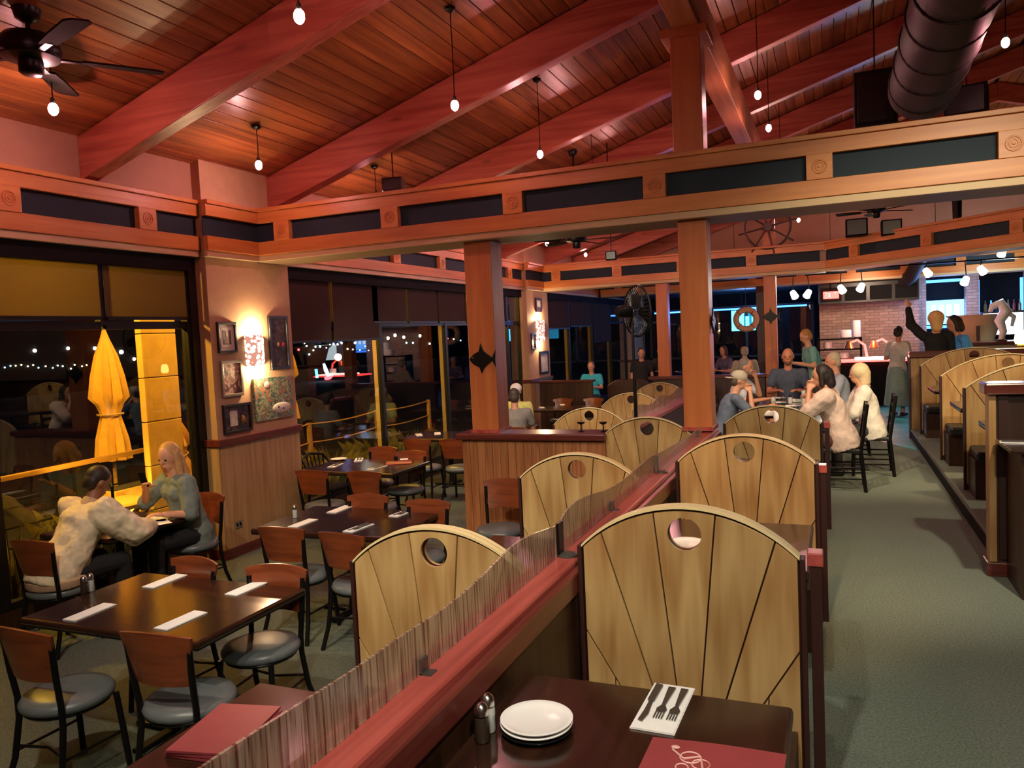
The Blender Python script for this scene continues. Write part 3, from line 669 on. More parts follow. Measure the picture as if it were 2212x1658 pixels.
# black ladder chairs at the group table
def make_ladder():
    t = thing('ladder_chair', '', 'chair')
    MB().box(-.21,-.2,.42,.21,.21,.47).build('seat', 'black_vinyl', t, bev=.015)
    for sx in (-1, 1):
        MB().tube([(sx*.19,-.27,.95),(sx*.19,-.2,.45),(sx*.2,-.24,0)], .02, 8).build('rear_leg', 'black_metal', t, True)
        MB().tube([(sx*.19,.18,.43),(sx*.19,.2,0)], .018, 8).build('front_leg', 'black_metal', t, True)
    for z in (.58,.7,.82,.92): MB().beam((-.19,-.2-.07*(z-.45)/.5,z),(.19,-.2-.07*(z-.45)/.5,z),.018,.05).build('slat', 'black_metal', t)
    for z in (.14,.26):
        for x in (-.19,.19): MB().tube([(x,-.22,z),(x,.19,z)], .01, 6).build('rung', 'black_metal', t, True)
    return t
lad = Proto(make_ladder); gl = 'black chairs around the group table'
lad('black chair under the woman in the pink blouse', (.06,9.25,0), PI/2, gl); lad('black chair under the white-haired woman', (.40,10.2,0), PI/2, gl); lad('black chair under the grey-haired man in the pale shirt', (.2,11.75,0), PI/2, gl)
lad('black chair under the man in the backward cap', (-1.32,9.72,0), -PI/2, gl); lad('black chair under the bearded man at the group table', (-1.36,11.6,0), -PI/2, gl); lad('black chair under the man at the head of the group table', (-.62,12.75,0), PI, gl)

# ------------------------------------------------------------------ tableware
def napkin_fn(n_cut):
    def fn():
        t = thing('napkin_setting', '', 'napkin'); b = MB(); n = 10
        if n_cut == 3: w, l = .125, .29
        else: w, l = .095, .27
        for k in range(2):
            b.box(-w/2+.002*k,-l/2,.001+.003*k,w/2-.002*k,l/2-.004*k,.0035+.003*k)
        b.build('napkin', 'napkin_paper', t)
        z = .0085
        if n_cut >= 1:
            kb = MB().prism([(-.011,.02),(.009,.02),(.011,.125),(-.011,.13)], 'xy', z, z+.006)
            kb.prism([(-.006,.02),(.006,.02),(.008,-.02),(.011,-.06),(.004,-.105),(-.009,-.10),(-.006,-.04)], 'xy', z, z+.003); kx = -.04 if n_cut == 3 else -.012
            kb.build('knife', 'dull_steel', t, loc=(kx,-.005,0))
        for i in range(n_cut-1):
            f = MB().prism([(-.005,-.005),(.005,-.005),(.011,.11),(-.011,.11)], 'xy', z, z+.005).prism([(-.013,-.045),(.013,-.045),(.015,-.03),(.005,-.004),(-.005,-.004),(-.015,-.03)], 'xy', z, z+.003)
            for k in range(4): f.box(-.013+.0075*k,-.085,z,-.0095+.0075*k,-.044,z+.003)
            f.build('fork', 'dull_steel', t, loc=((.0,.038)[i] if n_cut == 3 else .022, .005, 0))
        return t
    return Proto(fn)
nap0, nap2, nap3 = napkin_fn(0), napkin_fn(2), napkin_fn(3)
nap3('white paper napkin with knife and two forks beside the plates', (-.475,2.18,.75), -.03)
gn = 'napkins on the nearest table'; gm = 'napkins on the second table'; gc = 'napkins on the column table'
def np_(proto, px, py, label, g, rz=0, z=ZL+.75): p = onz(px, py, z); return proto(label, (p.x, p.y, z), rz, g)
np_(nap0,195,1322,'white napkin on the nearest table, by the shakers',gn,.03); np_(nap0,357,1255,'white napkin on the nearest table, far side toward the window',gn); np_(nap0,535,1270,'white napkin on the nearest table in the bright lamp reflection',gn,-.05); np_(nap0,392,1340,'white napkin on the nearest table, near edge in front of the chair',gn,-.04)
np_(nap0,655,1130,'white napkin on the second table, beside its shaker',gm); np_(nap0,735,1100,'white napkin on the second table, far side nearer the window',gm); np_(nap2,870,1108,'white napkin with cutlery on the second table, far side nearer the half wall',gm,-.1); np_(nap2,775,1140,'white napkin with cutlery on the second table, near edge',gm,-.1)
np_(nap2,725,1005,'white napkin with cutlery on the column table, near edge by the armchair',gc,.2); np_(nap2,775,993,'white napkin on the column table, far side before the upright chair',gc,.5); np_(nap2,815,1010,'white napkin with cutlery on the column table, near edge',gc,-.1); np_(nap0,872,990,'white napkin lying on the red menu of the column table',gc,.6,ZL+.765)
np_(nap0,905,939,'white napkin on the window table before the mullion',None,.6); np_(nap0,945,936,'white napkin on the window table near the glasses',None,.5)
np_(nap0,1170,880,'white napkin on the small distant table, nearer the two men',None,.5); np_(nap0,1215,874,'white napkin on the small distant table, before the booth screen',None,.4)
def plate_fn(m):
    def fn():
        t = thing('plate', '', 'plate')
        MB().lathe([(0,.003),(.055,.003),(.06,0),(.065,.003),(.085,.010),(.101,.016),(.1015,.0185),(.099,.0195),(.085,.014),(.062,.0075),(0,.0075)], n=48).build('dish', m, t, True); return t
    return Proto(fn)
pw = plate_fn('ceramic'); pb_ = plate_fn('ceramic_black'); c0 = Vector((-.782,1.945,.75))
pb_('black plate at the bottom of the plate stack', c0, 0, 'stacked side plates'); pw('lower white plate of the stack on the booth table', c0+Vector((0,0,.012)), 0, 'stacked side plates'); pw('top white plate of the stack on the booth table', c0+Vector((.001,0,.024)), 0, 'stacked side plates')
p = onz(732,993,ZL+.75); pw('white plate on the column table before the armchair', p, 0)
p = onz(1482,1178,.75); pw('white plate seen through the hole of the largest bench', p, 0)
def shaker_fn(fill):
    def fn():
        t = thing('shaker', '', 'shaker')
        MB().lathe([(0,.002),(.019,.002),(.02,.01),(.019,.068),(.0185,.07),(0,.07)], n=18).build('contents', fill, t, True)
        MB().lathe([(.0205,0),(.0225,.008),(.021,.07),(.018,.08),(.0185,.08),(.0215,.07),(.023,.008),(.021,0)], n=18).build('jar', 'clear_glass', t, True)
        MB().lathe([(.0205,.076),(.0205,.086),(.017,.1),(.009,.108),(0,.109)], n=18).build('lid', 'steel', t, True)
        return t
    return Proto(fn)
salt, pep = shaker_fn('salt'), shaker_fn('pepper')
p = onz(1043,1600,.75); pep('pepper shaker in front of the salt shaker beside the plates', (p.x,p.y,.75), 0); p = onz(1056,1578,.75); salt('salt shaker behind the pepper shaker beside the plates', (p.x,p.y,.75), 0)
p = onz(183,1282,ZL+.75); pep('pepper shaker at the end of the nearest dining table', (p.x,p.y,ZL+.75), 0); p = onz(197,1276,ZL+.75); salt('salt shaker at the end of the nearest dining table', (p.x,p.y,ZL+.75), 0)
p = onz(638,1118,ZL+.75); salt('salt shaker at the end of the second dining table', (p.x,p.y,ZL+.75), 0)
def menu(label, loc, rz, w, l, h, print_=False, curl=0, group=None):
    t = thing('menu', label, 'menu', loc, rz, group); b = MB(); n = 10
    for i in range(n):
        a, c = i/n, (i+1)/n
        za, zc_ = h+curl*math.sin(a*PI)*.6+curl*a*a, h+curl*math.sin(c*PI)*.6+curl*c*c
        x0, x1 = -w/2+w*a, -w/2+w*c
        b.add([(x0,-l/2,za-h),(x1,-l/2,zc_-h),(x1,l/2,zc_-h),(x0,l/2,za-h),(x0,-l/2,za),(x1,-l/2,zc_),(x1,l/2,zc_),(x0,l/2,za)], [(3,2,1,0),(4,5,6,7),(0,1,5,4),(2,3,7,6)] + ([(3,0,4,7)] if i == 0 else []) + ([(1,2,6,5)] if i == n-1 else []))
    b.build('cover', 'menu_red', t)
    if print_:                                       # faint printed emblem and vertical lettering strokes
        q = MB(); zt = h+curl*.55+.0012
        for cx, cy, r in ((-.045,.02,.02),(-.02,-.004,.017),(-.055,-.03,.012)): q.torus((cx*1.2,cy+.03,zt+.001), r*1.3, .0022, None, 18, 4)
        q.tube([(-.105,.075,zt+.001),(-.07,.04,zt+.001),(-.03,.06,zt+.001),(-.015,.0,zt+.001)], .003, 5).ell((-.10,.09,zt), (.012,.009,.002), 8)
        q.build('emblem', 'menu_print', t)
        q = MB()
        for k in range(6): y = .085-.026*k; q.box(.016,y-.010,zt,.021,y+.010,zt+.001).box(.030,y-.010,zt,.035,y+.005,zt+.001).box(.016,y+.006,zt,.035,y+.010,zt+.001)
        q.box(.044,-.08,zt,.047,.10,zt+.001); q.build('lettering', 'menu_print', t)
    return t
menu('red menu with pale printed emblem lying before the booth table edge', (-.30,1.86,.752), -.02, .34, .27, .006, True, .012)
for i in range(3): p = onz(480-6*i,1582+4*i,ZL+.75); menu(('lowest','middle','topmost')[i]+' red menu of the pile left of the rail', (-1.80,1.84,.632+i*.010), .1+.05*i, .22, .30, .007, group='red menus in the left booth')
p = onz(862,1000,ZL+.75); menu('red menu under a napkin on the column table', (p.x,p.y,ZL+.752), .5, .30, .24, .01)
# wall outlet
t = thing('wall_outlet', 'small grey outlet plate on the column wainscot', 'outlet', (-5.832,6.34,.01)); MB().box(0,-.055,-.04,.006,.055,.04).build('plate', 'outlet_grey', t, bev=.002); MB().box(.006,-.035,-.02,.008,-.01,.02).box(.006,.01,-.02,.008,.035,.02).build('socket', 'frame_black', t)
# ------------------------------------------------------------------ pendant lamps
def pendant(label, x, y, zb, energy=9.5):
    zt = cz(x)-.012; t = thing('pendant_lamp', label, 'lamp', (x,y,zb), group='small pendant lamps under the plank ceiling')
    MB().lathe([(.0,zt-zb),(.045,zt-zb),(.045,zt-zb-.02),(.02,zt-zb-.04),(0,zt-zb-.04)], n=16).build('canopy', 'black_metal', t, True)
    MB().tube([(0,0,.07),(.004,0,(zt-zb)/2),(0,0,zt-zb-.03)], .0045, 6).build('cord', 'black_metal', t, True)
    MB().lathe([(.0,.08),(.012,.08),(.018,.06),(.018,.035),(0,.035)], n=12).build('socket', 'dull_steel', t, True)
    MB().ell((0,0,0), (.034,.034,.046), 14).build('bulb', 'bulb', t, True)
    lamp('pendant_light', 'POINT', (x,y,zb-.06), energy, PINK, .03)
for x, zb, ys, col in ((-5.1,3.62,(4.0,6.15,8.25,10.3,12.4,14.4),'window'), (-2.94,3.84,(2.1,4.0,6.1,8.2,10.25,12.5,14.5),'middle'), (-.67,4.25,(8.7,10.2,12.5,14.5),'aisle')):
    for i, y in enumerate(ys):
        nth = ('nearest','second','third','fourth','fifth','sixth','seventh')[i]
        pendant('bare bulb pendant lamp, %s in the row above the %s tables' % (nth, col), x, y, zb)
p = ony(2172,92,8.3); pendant('bare bulb pendant lamp beside the black duct at the frame edge', p.x, 8.3, p.z)
p = ony(1725,475,17.5); pendant('glowing pendant lamp beside the ship wheel above the second frieze', p.x, 17.5, p.z)
p = onx(1265,550,-5.1); pendant('bare bulb pendant lamp, seventh in the row above the window tables', -5.1, p.y, p.z)
# track spots that light the tables; heads hang from the rafters, some added unseen behind the near frieze
def spot(label, loc, target, energy, angle=70, color=WARM, group='black track spots on the rafters', size=.06):
    loc = Vector(loc); d = (Vector(target)-loc).normalized(); q = d.to_track_quat('Z', 'Y').to_matrix()
    t = thing('track_spot', label, 'spotlight', loc, group=group)
    MB().lathe([(.03,-.12),(.05,-.1),(.055,.02),(.05,.025),(.045,.0)], (0,0,0), 16, q).build('head', 'black_metal', t, True)
    MB().lathe([(0,-.01),(.042,-.01),(.042,-.004),(0,-.004)], (0,0,0), 16, q).build('lens', 'spot_face', t, True)
    zt = cz(loc.x) - loc.z - .02 if abs(loc.y-7.75) > .2 else .05
    MB().tube([tuple(q @ Vector((0,0,-.1))), (0,0,.16), (0,0,zt)] if zt > .06 else [tuple(q @ Vector((0,0,-.1))), (0,-.06,.1), (0,-.31,.1)], .008, 6).build('stem', 'black_metal', t, True)
    lamp('track_spot_light', 'SPOT', loc+d*.05, energy, color, size, Vector(target), angle, .7)
spot('track spot above the aisle behind the viewer', (1.0,-1.0,4.0), (.3,4.5,.3), 330, 75)
spot('track spot above the aisle booths behind the viewer', (-.5,.2,4.0), (-.7,2.4,.8), 185, 80, (1,.92,.76))
spot('track spot over the nearest window table', (-2.6,.9,4.0), (-3.3,3.4,.3), 200, 75)
spot('track spot over the second window table', (-2.9,2.3,4.0), (-3.7,5.8,.2), 150, 70)
spot('track spot over the left booths', (-1.2,1.6,4.0), (-1.9,4.2,.4), 110, 65)
spot('track spot over the middle of the aisle', (1.6,3.4,4.1), (.3,8.2,.0), 330, 65, (1,.84,.60))
spot('unseen added spot lighting the platform booths', (1.9,7.7,3.15), (1.9,11.5,.6), 190, 95, (1,.72,.40))
spot('unseen added spot lighting the group table', (-.2,7.75,3.15), (-.3,11.2,.5), 150, 90, (1,.76,.5))
spot('track spot warming the second aisle bench', (-.3,2.3,4.0), (-.5,4.95,.75), 190, 34, (1,.50,.18))
spot('track spot washing the right end of the near frieze', (2.6,3.2,4.2), (1.5,6.9,3.0), 105, 50, (1,.78,.48))
spot('unseen added spot lighting the column table', (-4.6,7.75,3.15), (-5.0,9.6,.2), 70, 100)
spot('unseen added spot lighting the far left booths', (-2.4,7.75,3.15), (-2.8,12,.3), 120, 90)
spot('unseen added spot lighting the room beyond the half wall', (-3.9,7.75,3.15), (-4.4,12.5,.3), 110, 90)

# ------------------------------------------------------------------ ceiling fans
plain('blade_dark', lin(36,26,22), .8, spec=.1)
def ceiling_fan(label, x, y, z, a0, zt=None, R=.62):
    t = thing('ceiling_fan', label, 'ceiling fan', (x,y,z), group='black ceiling fans'); zt = (zt or cz(x))-z-.01
    MB().lathe([(.0,zt),(.07,zt),(.06,zt-.06),(.02,zt-.09),(0,zt-.09)], n=20).build('canopy', 'black_metal', t, True)
    MB().tube([(0,0,.08),(0,0,zt-.05)], .013, 8).build('downrod', 'black_metal', t, True)
    MB().lathe([(0,.10),(.05,.10),(.12,.08),(.15,.04),(.155,-.02),(.14,-.06),(.09,-.075),(.06,-.08),(.06,-.15),(.045,-.165),(0,-.165)], n=28).build('motor', 'black_metal', t, True)
    for k in range(5):
        a = a0+2*PI*k/5; M = RZ(a)
        bl = MB().prism([(.24,-.05),(.4,-.062),(R,-.068),(R+.03,-.04),(R+.03,.04),(R,.066),(.4,.06),(.24,.05)], 'xy', -.006, .006).xf(RX(.2)).xf(M, (0,0,-.045)).build('blade', 'blade_dark', t)
        MB().beam((.12,0,0),(.26,0,0),.035,.01).xf(M, (0,0,-.05)).build('blade_arm', 'black_metal', bl)
    return t
ceiling_fan('black ceiling fan in the top left corner above the nearest table', -4.76, 3.6, 3.85, .95, R=.62).scale = (1.22,1.22,1.0)
p = ony(1245,512,11.0); ceiling_fan('black ceiling fan seen under the near frieze between two pendants', p.x, 11.0, p.z, .1)
p = ony(1893,450,15.0); ceiling_fan('black ceiling fan above the bend of the second frieze', p.x, 15.0, p.z, .5)

# ------------------------------------------------------------------ black duct with branch, speakers
t = thing('air_duct', 'large round black air duct hanging beside the ridge', 'duct')
a, c = ony(2060,-160,6.3), ony(1985,185,9.6)
ax = Vector((.98,0,4.45)); pts = [Vector((1.05,4.0,4.75)), Vector((1.02,6,4.6)), Vector((.98,8,4.42)), Vector((.95,9.6,4.30))]
MB().tube(pts, .34, 28).build('pipe', 'duct_black', t, True)
for i in range(11): MB().torus(pts[0].lerp(pts[3], i/10.4), .342, .012, (pts[3]-pts[0]).to_track_quat('Z','Y').to_matrix(), 28, 6).build('seam', 'duct_black', t, True)
MB().tube([(1.15,6.4,4.75),(1.38,6.6,4.5),(1.42,6.8,4.2)], [.2,.21,.19], 20).build('branch', 'duct_black', t, True)
MB().tube([(.95,5,4.7),(.95,5,6.0)], .01, 6).tube([(.95,8.5,4.4),(.95,8.5,5.9)], .01, 6).build('hanger', 'black_metal', t)
def box_speaker(label, c, size, rz, m='box_black', stem=True):
    t = thing('speaker', label, 'speaker', c, rz, 'black loudspeakers'); x, y, z = [k/2 for k in size]
    MB().box(-x,-y,-z,x,y,z).build('cabinet', m, t, bev=.01); MB().box(-x*.86,-y-.008,-z*.86,x*.86,-y+.002,z*.86).build('grille', 'frame_black', t, bev=.004)
    if stem: MB().tube([(0,0,z-.002),(0,0,cz(c[0])-c[2])], .008, 6).build('bracket', 'black_metal', t)
p = ony(850,400,8.2); box_speaker('small dark red speaker behind the near frieze under a pendant', p, (.24,.2,.16), .3, 'edge_dark')
p = ony(1890,218,10.2); box_speaker('square black speaker left of the duct', p, (.45,.35,.62), 0)
p = ony(2088,222,10.2); box_speaker('square black speaker right of the duct', p, (.42,.35,.32), -.2)
p = ony(1320,552,11.4); box_speaker('small black speaker hanging beyond the near frieze', p, (.16,.14,.13), .2)
p = ony(1850,492,15.2); box_speaker('black speaker box under the far ceiling fan, left one', p, (.36,.3,.3), 0, stem=False)
p = ony(1925,492,15.0); box_speaker('black speaker box under the far ceiling fan, right one', p, (.32,.3,.26), 0, stem=False)
# ship wheel around the upper post
p = ony(1650,490,15.95); t = thing('ship_wheel', 'dark wooden ship wheel hung on the post above the second frieze', 'ship wheel', (-1.115,15.97,p.z))
MB().torus((0,0,0), .42, .022, RX(PI/2), 40, 8).build('rim', 'dark_wood', t, True); MB().lathe([(0,-.03),(.08,-.03),(.08,.03),(0,.03)], (0,0,0), 16, RX(PI/2)).build('hub', 'dark_wood', t, True)
for k in range(8): a = k*PI/4+.2; MB().tube([(0,0,0),(.42*math.cos(a),0,.42*math.sin(a)),(.56*math.cos(a),0,.56*math.sin(a))], [.018,.014,.018], 8).build('spoke', 'dark_wood', t, True)
# black bracket ornament on far upper wall
t = thing('wall_bracket', 'black hooked pipe bracket on the tan upper wall', 'bracket', ony(2055,440,18.0))
MB().tube([(.1,0,-.35),(.1,0,.05),(.02,0,.22),(-.15,0,.25)], [.08,.09,.09,.07], 12).build('pipe', 'black_metal', t, True)

# ------------------------------------------------------------------ sconces and pictures on the columns
def sconce(label, y, z, x=-5.86, s=1.0, e=12):
    t = thing('wall_sconce', label, 'lamp', (x,y,z)); n = 16; vs = []; h = .17*s; r = .13*s
    poly = [(0,-r)] + [(r*.75*math.sin(PI*i/n), -r*math.cos(PI*i/n)) for i in range(1, n)] + [(0,r)]
    b = MB()
    for (x0,y0),(x1,y1) in zip(poly, poly[1:]): b.add([(x0,y0,-h),(x1,y1,-h),(x1,y1,h),(x0,y0,h)], [(0,1,2,3)])
    b.build('shade', 'sconce_shade', t, True)
    MB().ell((.05,0,h*.55), (.035,.035,.05), 12).build('bulb', 'sconce_glow', t, True); MB().ell((.05,0,-h*.55), (.035,.035,.05), 12).build('bulb', 'sconce_glow', t, True); MB().box(0,-.03,-h*.6,.03,.03,h*.6).build('back_plate', 'dull_steel', t)
    for sg in (1, -1): lamp('sconce_light', 'POINT', (x+.06,y,z+sg*(h+.035)), e, (1,.66,.36), .03)
sconce('glowing patterned half-round sconce among the pictures on the near column', 6.78, 1.83, e=22)
sconce('glowing patterned sconce on the middle column', 15.75, 1.95, s=1.3, e=26)
def picture(label, y0, y1, z0, z1, fm, art, mat=0, fw=.025, x=-5.86, tilt=0, fig=None):
    t = thing('picture', label, 'picture', (x,(y0+y1)/2,(z0+z1)/2)); w, h = (y1-y0)/2, (z1-z0)/2
    b = MB()
    if fw: b.box(.002,-w,h-fw,.03,w,h).box(.002,-w,-h,.03,w,-h+fw).box(.002,-w,-h+fw,.03,-w+fw,h-fw).box(.002,w-fw,-h+fw,.03,w,h-fw); b.build('frame', fm, t, bev=.003)
    iw, ih = w-fw, h-fw
    if mat: MB().box(.002,-iw,-ih,.012,iw,ih).build('mount', 'mat_white', t); iw, ih = iw-mat, ih-mat
    MB().box(.003,-iw,-ih,.0145 if fw else .03,iw,ih).build('art', art, t)
    if fig: fig(t, iw, ih)
    return t
def strips(t, w, h):
    for k in (-1, 0, 1): MB().box(.0145,k*w*.55-w*.18,-h*.7,.016,k*w*.55+w*.18,h*.7).build('photo', ('art_dark','art_fig','art_dark')[k+1], t)
def fig_card(t, w, h): MB().box(.0145,-w*.62,-h*.62,.017,-w*.02,h*.66).build('card', 'art_pale', t); MB().ell((.018,w*.42,-h*.15), (.004,.035,.045), 10).build('medal', 'brass', t)
def fig_fish(t, w, h): MB().ell((.03,w*.35,-h*.5), (.01,w*.5,h*.26), 16).build('painted_fish', 'mat_white', t, True); MB().ell((.041,w*.15,-h*.45), (.004,.012,.012), 8).ell((.041,w*.4,-h*.55), (.004,.012,.012), 8).build('fish_spots', 'frame_black', t); MB().ell((.03,-w*.35,h*.66), (.006,.05,.04), 12).build('painted_head', 'menu_print', t)
def fig_flowers(t, w, h): MB().ell((.016,-w*.1,-.02), (.004,.022,.024), 10).build('yellow_bloom', 'city_flower', t); MB().ell((.016,w*.55,-.02), (.004,.022,.024), 10).build('pink_bloom', 'pink_flower', t)
plain('city_flower', lin(225,180,70), .6); plain('pink_flower', lin(225,50,120), .6)
picture('black framed picture with white mount, topmost left of the near sconce', 6.24, 6.51, 1.82, 2.14, 'frame_black', 'mat_white', .03, .025, fig=strips)
picture('silver framed figure print left below the near sconce', 6.25, 6.56, 1.36, 1.74, 'frame_silver', 'art_fig', .0, .03)
picture('wide dark frame with white card above the chair rail', 6.24, 6.66, .97, 1.28, 'frame_black', 'art_dark', 0, .03, fig=fig_card)
picture('tall dark framed picture with bright blooms right of the near sconce', 7.03, 7.36, 1.6, 2.21, 'frame_black', 'art_dark', 0, .035, fig=fig_flowers)
picture('unframed teal fish painting under the near sconce', 6.72, 7.36, 1.05, 1.52, None, 'art_teal', 0, 0, fig=fig_fish)
picture('narrow red framed picture above the middle column sconce', 15.6, 15.95, 2.35, 2.65, 'edge_dark', 'art_pale', 0, .05)
picture('dark framed document below the middle column sconce', 15.7, 16.25, 1.0, 1.5, 'frame_black', 'art_pale', 0, .05)
picture('small dark framed picture left of the middle sconce', 15.25, 15.5, 1.55, 1.9, 'frame_black', 'art_fig', 0, .03)
t = thing('wall_plate', 'round pale plate hung right of the middle column sconce', 'plate', (-5.85,16.15,2.02)); MB().lathe([(0,0),(.16,0),(.17,.02),(.1,.012),(0,.012)], (0,0,0), 24, RY(PI/2)).build('dish', 'wall_paint', t, True)
# metal fish ornaments on the posts
def fish(label, loc, rz=0, s=1.0):
    t = thing('fish_ornament', label, 'ornament', loc, rz, 'dark metal fish on the posts')
    body = [(-.13,0),(-.08,.05),(-.02,.08),(.0,.16),(.03,.085),(.08,.045),(.12,.015),(.16,.09),(.155,0),(.16,-.09),(.12,-.015),(.08,-.045),(.03,-.085),(.0,-.14),(-.02,-.08),(-.08,-.05)]
    MB().prism([(x*s, z*s) for x, z in body], 'xz', -.02, -.004).build('body', 'black_metal', t, bev=.004); MB().ell((-.08*s,-.022,.015*s), .008, 8).build('eye', 'brass', t, True)
fish('black metal angel fish on the half wall post', (-3.22,6.998,1.64)); fish('black metal fish on the post under the second frieze', (-1.115,16.045,2.0), 0, 1.1); fish('black metal fish on the side of the divider post', (-.995,7.12,1.9), PI/2, .8)

# ------------------------------------------------------------------ pedestal fan
t = thing('pedestal_fan', 'tall black pedestal fan behind the left benches', 'fan', (-2.18,9.05,ZL)); zc_ = 2.08-ZL
MB().lathe([(.0,0),(.2,0),(.2,.02),(.06,.05),(.03,.06),(0,.06)], n=24).build('base', 'black_metal', t, True); MB().tube([(0,0,.05),(0,0,1.1),(0,0,zc_-.1)], [.022,.022,.018], 10).build('pole', 'black_metal', t, True)
hc = Vector((.05,.04,zc_)); q = RZ(-.8) @ RX(-PI/2)
MB().lathe([(0,-.28),(.06,-.27),(.075,-.2),(.07,-.1),(.03,-.06),(0,-.06)], hc, 18, q).build('motor', 'black_metal', t, True)
cg = MB()
cg.torus(hc, .30, .013, q, 48, 6)
cage = cg.build('cage_ring', 'black_metal', t, True); w = MB()
for k in range(36):
    a = 2*PI*k/36
    for zz in (-.07, .07): w.tube([hc+q@Vector((.05*math.cos(a),.05*math.sin(a),zz)), hc+q@Vector((.2*math.cos(a),.2*math.sin(a),zz*.85)), hc+q@Vector((.3*math.cos(a),.3*math.sin(a),0))], .0034, 4)
tag(w.build('cage_wires', 'black_metal', t), kind='stuff')
for k in range(3):
    a = 2*PI*k/3+.3; MB().prism([(.03,-.02),(.14,-.09),(.25,-.07),(.265,.03),(.16,.07),(.03,.03)], 'xy', -.004, .004).xf(RX(.35)).xf(RZ(a)).xf(q, hc).build('blade', 'black_metal', t)
# candle holders / lamp stands on ledges
def stand(label, loc):
    t = thing('candle_stand', label, 'candle holder', loc); t.scale = (.7,.7,.75); MB().lathe([(0,0),(.05,0),(.045,.01),(.01,.02),(.008,.09),(.05,.11),(.055,.125),(0,.125)], n=16).build('holder', 'black_metal', t, True)
stand('small black candle stand on the half wall ledge', (-2.25,7.1,.905)); stand('small dark condiment stand at the end of the half wall ledge', (-2.03,7.1,.905))
# ------------------------------------------------------------------ patio outside the windows
struct(quick('ground_patio', 'asphalt', (-60,-40,ZL-.25,-6.13,270,ZL-.1)), 'dark patio ground outside the windows')
lamp('patio_lamp_light', 'SPOT', (-6.7,5.2,2.9), 140, SODIUM, .1, (-8.0,6.9,.2), 80); lamp('patio_lamp_light_low', 'SPOT', (-7.2,6.2,.1), 60, SODIUM, .08, (-7.9,6.8,1.4), 100)
lamp('patio_lamp_light_middle', 'POINT', (-6.75,7.95,2.5), 110, SODIUM, .1); lamp('patio_lamp_light_far', 'POINT', (-6.9,12.2,2.75), 120, SODIUM, .1)
lamp('patio_lamp_light_shade', 'POINT', (-7.0,4.4,2.75), 200, SODIUM, .1)
def patio_lamp(label, x, y, z):
    t = thing('patio_lamp', label, 'lamp', (x,y,z)); MB().lathe([(.02,.16),(.09,.12),(.1,.06),(.09,.05)], n=16).build('hood', 'black_metal', t, True); MB().tube([(0,0,.15),(0,0,.45)], .015, 6).build('stem', 'black_metal', t)
for lb, x, y in (('patio lamp above the yellow pillar',-6.7,5.2),('patio lamp before the near window shades',-7.0,4.4),('patio lamp outside the middle window',-6.75,7.95),('patio lamp outside the far end of the middle window',-6.9,12.2)): patio_lamp(lb, x, y, 2.95)
struct(quick('roof_patio', 'patio_wood', (-8.6,-2,3.4,-6.13,24,3.5)), 'timber patio roof outside the windows')
for k, y in enumerate((6.46,16.6)):
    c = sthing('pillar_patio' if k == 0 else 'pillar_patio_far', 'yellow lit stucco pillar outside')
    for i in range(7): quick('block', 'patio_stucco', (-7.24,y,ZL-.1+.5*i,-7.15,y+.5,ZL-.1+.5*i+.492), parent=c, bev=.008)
def umbrella(label, c, s=1.0, lean=0, m='umbrella_cloth'):
    t = thing('patio_umbrella', label, 'umbrella', c, group='closed patio umbrellas'); n = 32; vs = []
    prof = [(2.62,.02,0),(2.5,.06,.2),(2.3,.14,.35),(2.05,.20,.4),(1.8,.23,.5),(1.72,.18,.2),(1.6,.13,.12),(1.5,.15,.25),(1.3,.19,.45),(1.05,.21,.55)]
    for z, r, f in prof:
        for k in range(n): a = 2*PI*k/n; rr = r*(1+f*.45*math.cos(8*a)); vs.append((rr*math.cos(a)*s+lean*(2.6-z)*.0, rr*math.sin(a)*s, z))
    fs = [[i*n+k, i*n+(k+1)%n, (i+1)*n+(k+1)%n, (i+1)*n+k] for i in range(len(prof)-1) for k in range(n)]
    MB().add(vs, fs).build('canopy', m, t, True); MB().tube([(0,0,0),(0,0,2.68)], .022, 10).build('pole', 'patio_wood', t, True); MB().ell((0,0,2.72), (.03,.03,.05), 10).build('finial', 'patio_wood', t, True)
    MB().torus((0,0,1.6), .14, .012, None, 20, 6).build('tie', 'sash_cream', t, True); MB().lathe([(0,0),(.25,0),(.25,.06),(.05,.09),(0,.09)], n=20).build('base', 'stone', t, True); return t
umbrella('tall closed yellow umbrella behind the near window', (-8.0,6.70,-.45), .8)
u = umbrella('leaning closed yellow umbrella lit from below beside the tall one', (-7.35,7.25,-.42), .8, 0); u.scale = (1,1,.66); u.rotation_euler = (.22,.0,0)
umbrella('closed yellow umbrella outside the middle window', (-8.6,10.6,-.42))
# patio railing with posts, seen through the near window
t = thing('patio_railing', 'yellow wooden patio handrail outside the near window', 'railing'); a, c = onx(20,1035,-7.5), onx(248,985,-7.5)
MB().beam((-7.5,3.2,a.z-.01),(-7.5,7.6,c.z+.02),.06,.05).build('handrail', 'patio_wood', t, bev=.006)
for y in (3.4,4.6,5.8,7.0): MB().box(-7.53,y-.03,ZL-.1,-7.47,y+.03,.68).build('post', 'black_metal', t)
for z in (.0,.2,.4): MB().tube([(-7.5,3.2,z),(-7.5,7.6,z)], .01, 6).build('cable', 'black_metal', t)
t = thing('rope_railing', 'thin patio rope rail outside the middle window', 'railing')
for y in (8.2,10.2,12.2,14.2): MB().box(-7.83,y-.03,ZL-.1,-7.77,y+.03,.62).build('post', 'patio_wood', t)
for z in (.3,.6): MB().tube([(-7.8,8.2+.2*i,z-.04*math.sin(PI*((i % 10)/10))) for i in range(31)], .012, 6).build('rope', 'patio_wood', t, True)
